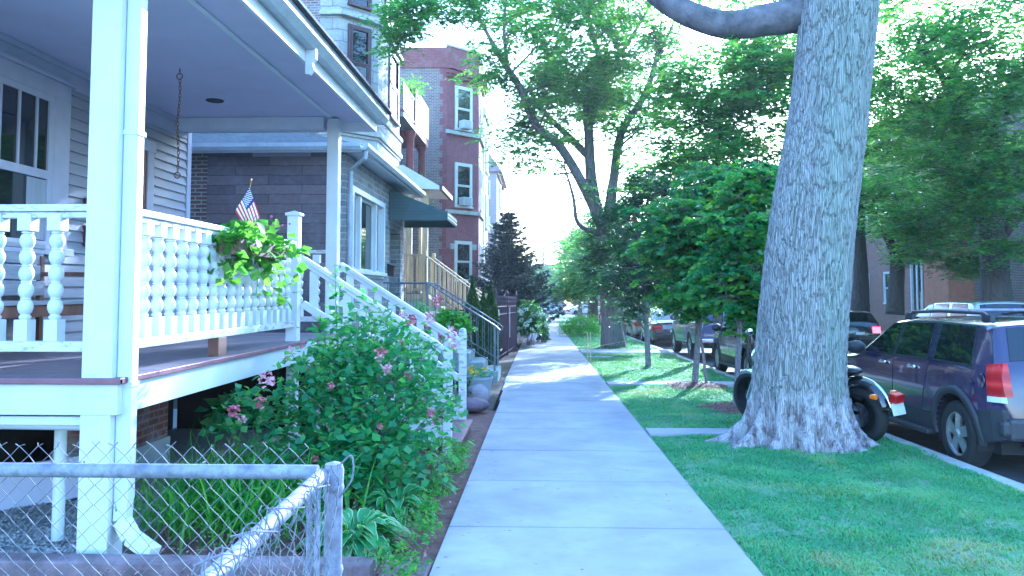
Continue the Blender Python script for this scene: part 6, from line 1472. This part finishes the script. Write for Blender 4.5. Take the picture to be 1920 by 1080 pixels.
def make_sedan(color, label, group, L=4.5, Wd=1.76, name='parked_sedan', lit=False, hatch=False):
    t = thing(name, (0, 0, 0), label, 'car', group); h = L / 2
    if hatch: top = [(-h, .55), (-h + .03, .80), (-h + .10, .95), (-h + .55, 1.36), (-h + .9, 1.43), (-h + 2.2, 1.45), (-h + 2.6, 1.40), (-h + 3.4, .98), (h - .3, .82), (h - .04, .62), (h, .5)]
    else: top = [(-h, .5), (-h + .02, .78), (-h + .06, .92), (-h + .65, .98), (-h + 1.35, 1.36), (-h + 1.7, 1.42), (-h + 2.4, 1.42), (-h + 2.7, 1.36), (-h + 3.4, .95), (h - .3, .80), (h - .04, .62), (h, .5)]
    bot = [(-h, .32), (-h + .3, .22), (h - .3, .22), (h, .32)]
    plan = [(-h, .80), (-h + .05, .88), (-h + .2, .95), (-h + .5, .99), (h - 1, 1.0), (h - .4, .94), (h - .1, .82), (h, .70)]
    c = Car(Wd, top, bot, plan, SEC_CAR, .08); xr, xf = -h + .95, h - .9; o = c.body().build('body', color, t)
    booleans(o, [(x, .37, a, b) for x in (xr, xf) for a, b in ((Wd / 2 - .26, Wd / 2 + .1), (-Wd / 2 - .1, -Wd / 2 + .26))])
    for x in (xr, xf):
        for y in (Wd / 2 - .12, -Wd / 2 + .12): wheel(t, x, y, .315, .20)
    for sd_ in (1, -1):
        Q = ([(-h + 2.1, .95), (-h + 3.15, .94), (-h + 2.62, 1.34), (-h + 2.05, 1.36)], [(-h + (.75 if hatch else 1.05), .96), (-h + 2.0, .95), (-h + 1.95, 1.36), (-h + (1.0 if hatch else 1.5), 1.33)])
        for q in Q: c.side(q, .005, sd_).build('window', 'car_glass', t, smooth='all')
        m = MB(); c.side([(-h + .02, .62), (-h + .28, .64), (-h + .24, .86), (-h + .04, .84)], .012, sd_, m=m, nx=6, nz=4); P = []
        for z in np.linspace(.62, .84, 4): yo = c.hw(-h + .03, z) + .01; P.append([(-h - .004, sd_ * (yo - q), z) for q in (0, .12, .28)])
        m.grid(P); m.build('tail_light', 'tail_lit' if lit else 'tail_lens', t, smooth='all')
        m = MB(); m.ball((-h + 3.02, sd_ * (c.hw(0, .95) + .09), .98), .10, 10, 8, (.6, 1, .7)); m.build('mirror', color, t, smooth=True)
        m = MB(); c.side([(h - .35, .60), (h - .05, .56), (h - .08, .68), (h - .42, .74)], .010, sd_, m=m, nx=6, nz=4); m.build('headlight', 'chrome', t)
        m = MB(); c.side([(-h + 2.02, .35), (-h + 2.035, .35), (-h + 2.035, 1.36), (-h + 2.02, 1.36)], .006, sd_, m=m, nx=1, nz=12); m.build('door_seam', 'rubber', t)
    xa, xb = (-h + .16, -h + .50) if hatch else (-h + .72, -h + 1.30)
    c.topp(xa, xb, .62, .52, .005).build('rear_window', 'car_glass', t, smooth='all'); c.topp(-h + 2.75, -h + 3.32, .52, .66, .005).build('windscreen', 'car_glass', t, smooth='all')
    m = MB(); m.box(-h - .03, -h + .1, -.72, .72, .34, .52); m.build('bumper', color, t, bevel=.04); m = MB(); m.box(-h - .036, -h - .02, -.16, .16, .56, .66); m.build('plate', 'plate', t)
    m = MB(); m.box(-h + .3, h - .3, -.65, .65, .16, .3); m.build('chassis', 'rubber', t)
    return t
def make_pickup(color, label, group):
    t = thing('parked_pickup', (0, 0, 0), label, 'truck', group); L = 5.0; h = L / 2; Wd = 1.86
    top = [(-h, .95), (-h + .02, 1.14), (-h + .06, 1.17), (-h + 1.85, 1.17), (-h + 1.87, 1.2), (-h + 2.0, 1.66), (-h + 2.2, 1.74), (-h + 3.0, 1.74), (-h + 3.55, 1.20), (h - .2, 1.05), (h - .03, .85), (h, .7)]
    bot = [(-h, .62), (-h + .3, .5), (h - .4, .42), (h, .5)]; plan = [(-h, .97), (-h + .1, 1.0), (h - .8, 1.0), (h - .2, .92), (h, .8)]
    c = Car(Wd, top, bot, plan, SEC_SUV, .07, .01); o = c.body().build('body', color, t); booleans(o, [(x, .45, a, b) for x in (-h + 1.05, h - .9) for a, b in ((Wd / 2 - .28, Wd / 2 + .1), (-Wd / 2 - .1, -Wd / 2 + .28))])
    for x in (-h + 1.05, h - .9):
        for y in (Wd / 2 - .13, -Wd / 2 + .13): wheel(t, x, y, .39, .25, 'chrome')
    for sd_ in (1, -1):
        c.side([(-h + 2.15, 1.2), (-h + 3.3, 1.2), (-h + 2.95, 1.62), (-h + 2.2, 1.63)], .006, sd_).build('window', 'car_glass', t, smooth='all')
        m = MB(); m.box(-h - .02, -h + .06, min(sd_ * .74, sd_ * .92), max(sd_ * .74, sd_ * .92), .78, 1.12); m.build('tail_light', 'tail_lens', t, bevel=.02)
        m = MB(); m.ball((-h + 3.2, sd_ * 1.05, 1.25), .13, 10, 8, (.5, 1, .9)); m.build('mirror', color, t, smooth=True)
    m = MB(); m.box(-h - .012, -h + .02, -.70, .70, .70, 1.13); g_ = m.build('tailgate', color, t, bevel=.012); m = MB(); m.box(-h - .03, -h - .014, -.14, .14, .94, 1.0); m.build('handle', 'chrome', g_)
    m = MB(); m.box(-h - .16, -h + .05, -.90, .90, .52, .66); m.build('bumper', 'chrome', t, bevel=.03); m = MB(); m.box(-h - .175, -h - .162, -.16, .16, .54, .64); m.build('plate', 'plate', t)
    c.topp(-h + 3.06, -h + 3.5, .60, .72, .006).build('windscreen', 'car_glass', t, smooth='all')
    m = MB(); m.box(-h + 1.95, -h + 1.99, -.6, .6, 1.26, 1.6); m.build('rear_window', 'car_glass', t); m = MB(); m.box(-h + .2, h - .3, -.6, .6, .35, .6); m.build('chassis', 'rubber', t)
    return t
ROAD = -.13
GK = 'cars parked along the near kerb'; GO = 'cars parked across the street'
AN = PI / 2                                                # parked cars face away from the viewer
def park(t, x, y, dev=0): put(t, x, y, gz(y) + ROAD + .004, AN + dev); t.rotation_euler[1] = SL
suv = make_suv('car_purple', 'dark purple SUV with roof rails parked at the kerb in the right foreground', GK)
park(suv, 5.28, 10.22)
s2 = make_suv('car_black', 'black SUV mostly hidden behind the massive trunk, first ahead of the purple SUV', GK, rack=False); park(s2, 5.3, 18.95)
pk_ = make_pickup('car_navy', 'navy blue pickup truck seen between the young tree trunks', GK); park(pk_, 5.6, 26.9)
c3 = make_sedan('car_black', 'dark sedan with a red tail light ahead of the pickup', GK); park(c3, 5.35, 34.6)
for i, (col, y, lb) in enumerate((('car_tan', 40.5, 'tan car third ahead of the pickup'), ('car_red', 46, 'dark red car half hidden by the blue-green young tree'), ('car_white', 52, 'white car beyond the dark red one at the near kerb'), ('car_silver', 58, 'silver car far along the near kerb'), ('car_black', 64, 'black car far along the near kerb'), ('car_white', 71, 'last white car along the near kerb'))):
    park(make_sedan(col, lb, GK, hatch=i % 2 == 0), 5.3, y)
w1 = make_suv('car_silver', 'bright silver SUV parked across the street above the purple SUV', GO, rack=False, clad='car_silver'); park(w1, 12.45, 24.2); w1.scale = (1.12, 1.08, 1.14)
d1 = make_sedan('car_black', 'dark car with a glowing red tail light across the street beside the massive trunk', GO, lit=True, hatch=True, name='dark_hatchback'); park(d1, 11.85, 32.5)
for i, (col, y, lb) in enumerate((('car_red', 40, 'dark red car across the street beyond the glowing tail light'), ('car_white', 47, 'white car across the street further on'), ('car_silver', 54, 'silver car across the street further on'), ('car_navy', 16.4, 'blue car across the street hidden behind the purple SUV'))):
    park(make_sedan(col, lb, GO), 12.5, y)
for i, (col, x, lb) in enumerate((('car_white', -3.5, 'white car on the cross street left of the walk'), ('car_silver', 1.6, 'silver car on the cross street at the end of the walk'), ('car_white', 6.6, 'white car on the cross street right of the walk'))):
    c_ = make_sedan(col, lb, 'cars on the far cross street'); put(c_, x, 121, gz(121) - .1, 0)

# ================================================================ motorcycle
mc = thing('motorcycle', (0, 0, 0), 'black and chrome cruiser motorcycle parked on the grass behind the massive trunk', 'motorcycle')
WB = 1.72; xr, xf = -WB / 2, WB / 2
def mwheel(x, r, w, spk, nm, rimr):
    m = MB(); n = 44; prof = []
    for k in range(13):
        a = -2.4 + 4.8 * k / 12; prof.append((r - w * .5 + w * .5 * math.cos(a), w * .5 * math.sin(a)))
    prof = [(rimr, -w * .33)] + prof + [(rimr, w * .33)]
    m.lathe(prof, (x, 0, r), n, (0, 1, 0)); t_ = m.build(nm, 'rubber', mc, smooth='all')
    m = MB(); m.lathe([(rimr + .004, -w * .36), (rimr - .02, -w * .25), (rimr - .028, 0), (rimr - .02, w * .25), (rimr + .004, w * .36), (rimr + .006, 0), (rimr + .004, -w * .36)], (x, 0, r), n, (0, 1, 0))
    m.lathe([(.0, -.07), (.05, -.07), (.055, -.05), (.035, -.03), (.035, .03), (.055, .05), (.05, .07), (0, .07)], (x, 0, r), 18, (0, 1, 0))
    for k in range(spk):
        a = 2 * PI * k / spk; b = a + (.25 if k % 2 else -.25); ys = .045 if k % 4 < 2 else -.045
        m.tube([(x + .05 * math.cos(b), ys, r + .05 * math.sin(b)), (x + (rimr - .02) * math.cos(a), 0, r + (rimr - .02) * math.sin(a))], .0028, 4, False)
    m.build('rim', 'chrome', t_, smooth=True); return t_
mwheel(xr, .325, .15, 28, 'wheel', .215); mwheel(xf, .335, .10, 28, 'wheel', .255)
m = MB(); m.lathe([(0, -.09), (.13, -.09), (.135, -.07), (.11, -.05)], (xr, 0, .325), 24, (0, 1, 0)); m.lathe([(.085, .06), (.14, .062), (.14, .07), (.085, .072)], (xr, 0, .325), 24, (0, 1, 0)); m.build('brake', 'chrome', mc, smooth=True)
def fender(x, r, w, a0, a1, zc, nm, mat='car_black'):
    m = MB(); P = []
    for a in np.linspace(a0, a1, 18):
        row = []
        for q in np.linspace(-1, 1, 9):
            rr_ = r - .06 * abs(q) ** 2.2; row.append((x + rr_ * math.cos(a), q * w / 2, zc + rr_ * math.sin(a)))
        P.append(row)
    m.grid(P); o = m.build(nm, mat, mc, smooth='all'); s = o.modifiers.new('t', 'SOLIDIFY'); s.thickness = .004; return o
fender(xr, .40, .20, .55, 2.95, .345, 'rear_fender'); fender(xf, .36, .11, 1.1, 2.6, .345, 'front_fender', 'chrome')
fe = fender(xr, .412, .07, 1.2, 2.98, .345, 'fender_trim', 'chrome')
m = MB(); m.tube([(xr - .1, .13, .52), (xr + .3, .13, .62), (xr + .55, .12, .5)], .018, 8); m.tube([(xr - .1, -.13, .52), (xr + .3, -.13, .62), (xr + .55, -.12, .5)], .018, 8)
m.tube([(xr + .05, .14, .33), (xr + .55, .12, .34)], .02, 8); m.tube([(xr + .05, -.14, .33), (xr + .55, -.12, .34)], .02, 8); m.tube([(xr + .5, 0, .3), (xr + 1.25, 0, .28), (xf - .22, 0, .85), (xr + .6, 0, .78), (xr + .5, 0, .3)], .024, 8); m.build('frame', 'black_vinyl', mc, smooth=True)
m = MB(); m.ball((.05, 0, .86), 1, 20, 12, (.30, .155, .125)); m.build('tank', 'car_black', mc, smooth='all')
m = MB(); m.ball((-.36, 0, .755), 1, 18, 10, (.28, .17, .06)); m.ball((-.68, 0, .81), 1, 16, 10, (.20, .13, .055)); m.build('seat', 'black_vinyl', mc, smooth='all')
m = MB(); m.box(-.16, .22, -.13, .13, .25, .42); m.lathe([(.085, 0), (.095, .01), (.095, .22), (.07, .25), (0, .26)], (-.04, 0, .42), 16, (-.35, 0, 1)); m.lathe([(.085, 0), (.095, .01), (.095, .22), (.07, .25), (0, .26)], (.12, 0, .42), 16, (.35, 0, 1))
m.lathe([(.0, -.17), (.1, -.165), (.11, -.13), (.11, .13), (.1, .165), (0, .17)], (-.02, 0, .36), 20, (0, 1, 0)); m.build('engine', 'chrome', mc, smooth=True)
m = MB(); m.tube([(.2, -.15, .45), (.3, -.17, .28), (.1, -.19, .20), (-.9, -.19, .25)], [.022, .025, .04, .045], 12, smooth=3); m.tube([(.0, -.15, .5), (.12, -.18, .35), (-.1, -.20, .31), (-1.0, -.20, .36)], [.022, .025, .04, .045], 12, smooth=3); m.build('exhaust_pipe', 'chrome', mc, smooth=True)
m = MB()
for y in (-.085, .085): m.tube([(xf, y, .335), (xf - .30, y, .98)], [.026, .02], 10)
m.box(xf - .36, xf - .22, -.11, .11, .90, .94); m.tube([(xf - .55, .38, 1.03), (xf - .42, .30, 1.08), (xf - .30, .1, 1.02), (xf - .30, -.1, 1.02), (xf - .42, -.30, 1.08), (xf - .55, -.38, 1.03)], .013, 8, smooth=3); m.build('fork', 'chrome', mc, smooth=True)
for y in (-.36, .36):
    m = MB(); m.tube([(xf - .46, y * .82, 1.06), (xf - .58, y * 1.1, 1.02)], .02, 8); m.build('grip', 'rubber', mc, smooth=True); m = MB(); m.tube([(xf - .42, y * .8, 1.07), (xf - .40, y, 1.2)], .006, 5); m.ball((xf - .40, y, 1.24), .055, 12, 8, (.3, 1.2, .8)); m.build('mirror', 'chrome', mc, smooth=True)
m = MB(); m.lathe([(0, -.10), (.06, -.09), (.095, -.02), (.1, .03), (.09, .04), (0, .05)], (xf - .16, 0, .88), 18, (1, 0, 0)); m.build('headlight', 'chrome', mc, smooth=True)
m = MB(); m.ob((xr - .46, 0, .56), (.09, .15, .10), (1, 0, .25)); m.build('tail_light', 'tail_lens', mc, bevel=.015)
m = MB(); m.ob((xr - .47, 0, .44), (.012, .20, .13), (1, 0, -.2)); m.ob((xr - .44, 0, .50), (.06, .05, .05)); m.build('plate', 'plate', mc, bevel=.004)
for y in (-.17, .17):
    m = MB(); m.lathe([(0, -.04), (.028, -.035), (.034, 0), (.03, .03), (0, .035)], (xr - .30, y, .575), 14, (-1, 0, 0)); m.build('turn_signal', 'amber_lens', mc, smooth=True); m = MB(); m.tube([(xr - .28, y * .5, .575), (xr - .28, y, .575)], .01, 6); m.build('signal_arm', 'chrome', mc, smooth=True)
m = MB(); m.tube([(.0, .12, .2), (-.15, .30, .02)], .012, 6); m.build('kickstand', 'chrome', mc)
ra = Vector((3.71, 9.38)); fa = Vector((2.84, 10.90)); cc_ = (ra + fa) / 2
mc.location = (cc_.x, cc_.y, gz(cc_.y) + .02); mc.rotation_euler = (math.radians(-4), 0, math.atan2(fa.y - ra.y, fa.x - ra.x))

# ================================================================ the air
m = MB(); m.box(-190, 190, -70, 330, -4.2, 19.5)
hz, t, b_ = nt('haze_air'); t.nodes.remove(b_); pv = t.nodes.new('ShaderNodeVolumePrincipled')
pv.inputs['Density'].default_value = .0006; pv.inputs['Color'].default_value = (.93, .97, 1, 1); pv.inputs['Anisotropy'].default_value = .45
t.links.new(pv.outputs[0], t.nodes['Material Output'].inputs['Volume'])
tag(m.build('haze', 'haze_air', uv=False), 'pale air thickening towards the far end of the street', 'haze', kind='stuff')
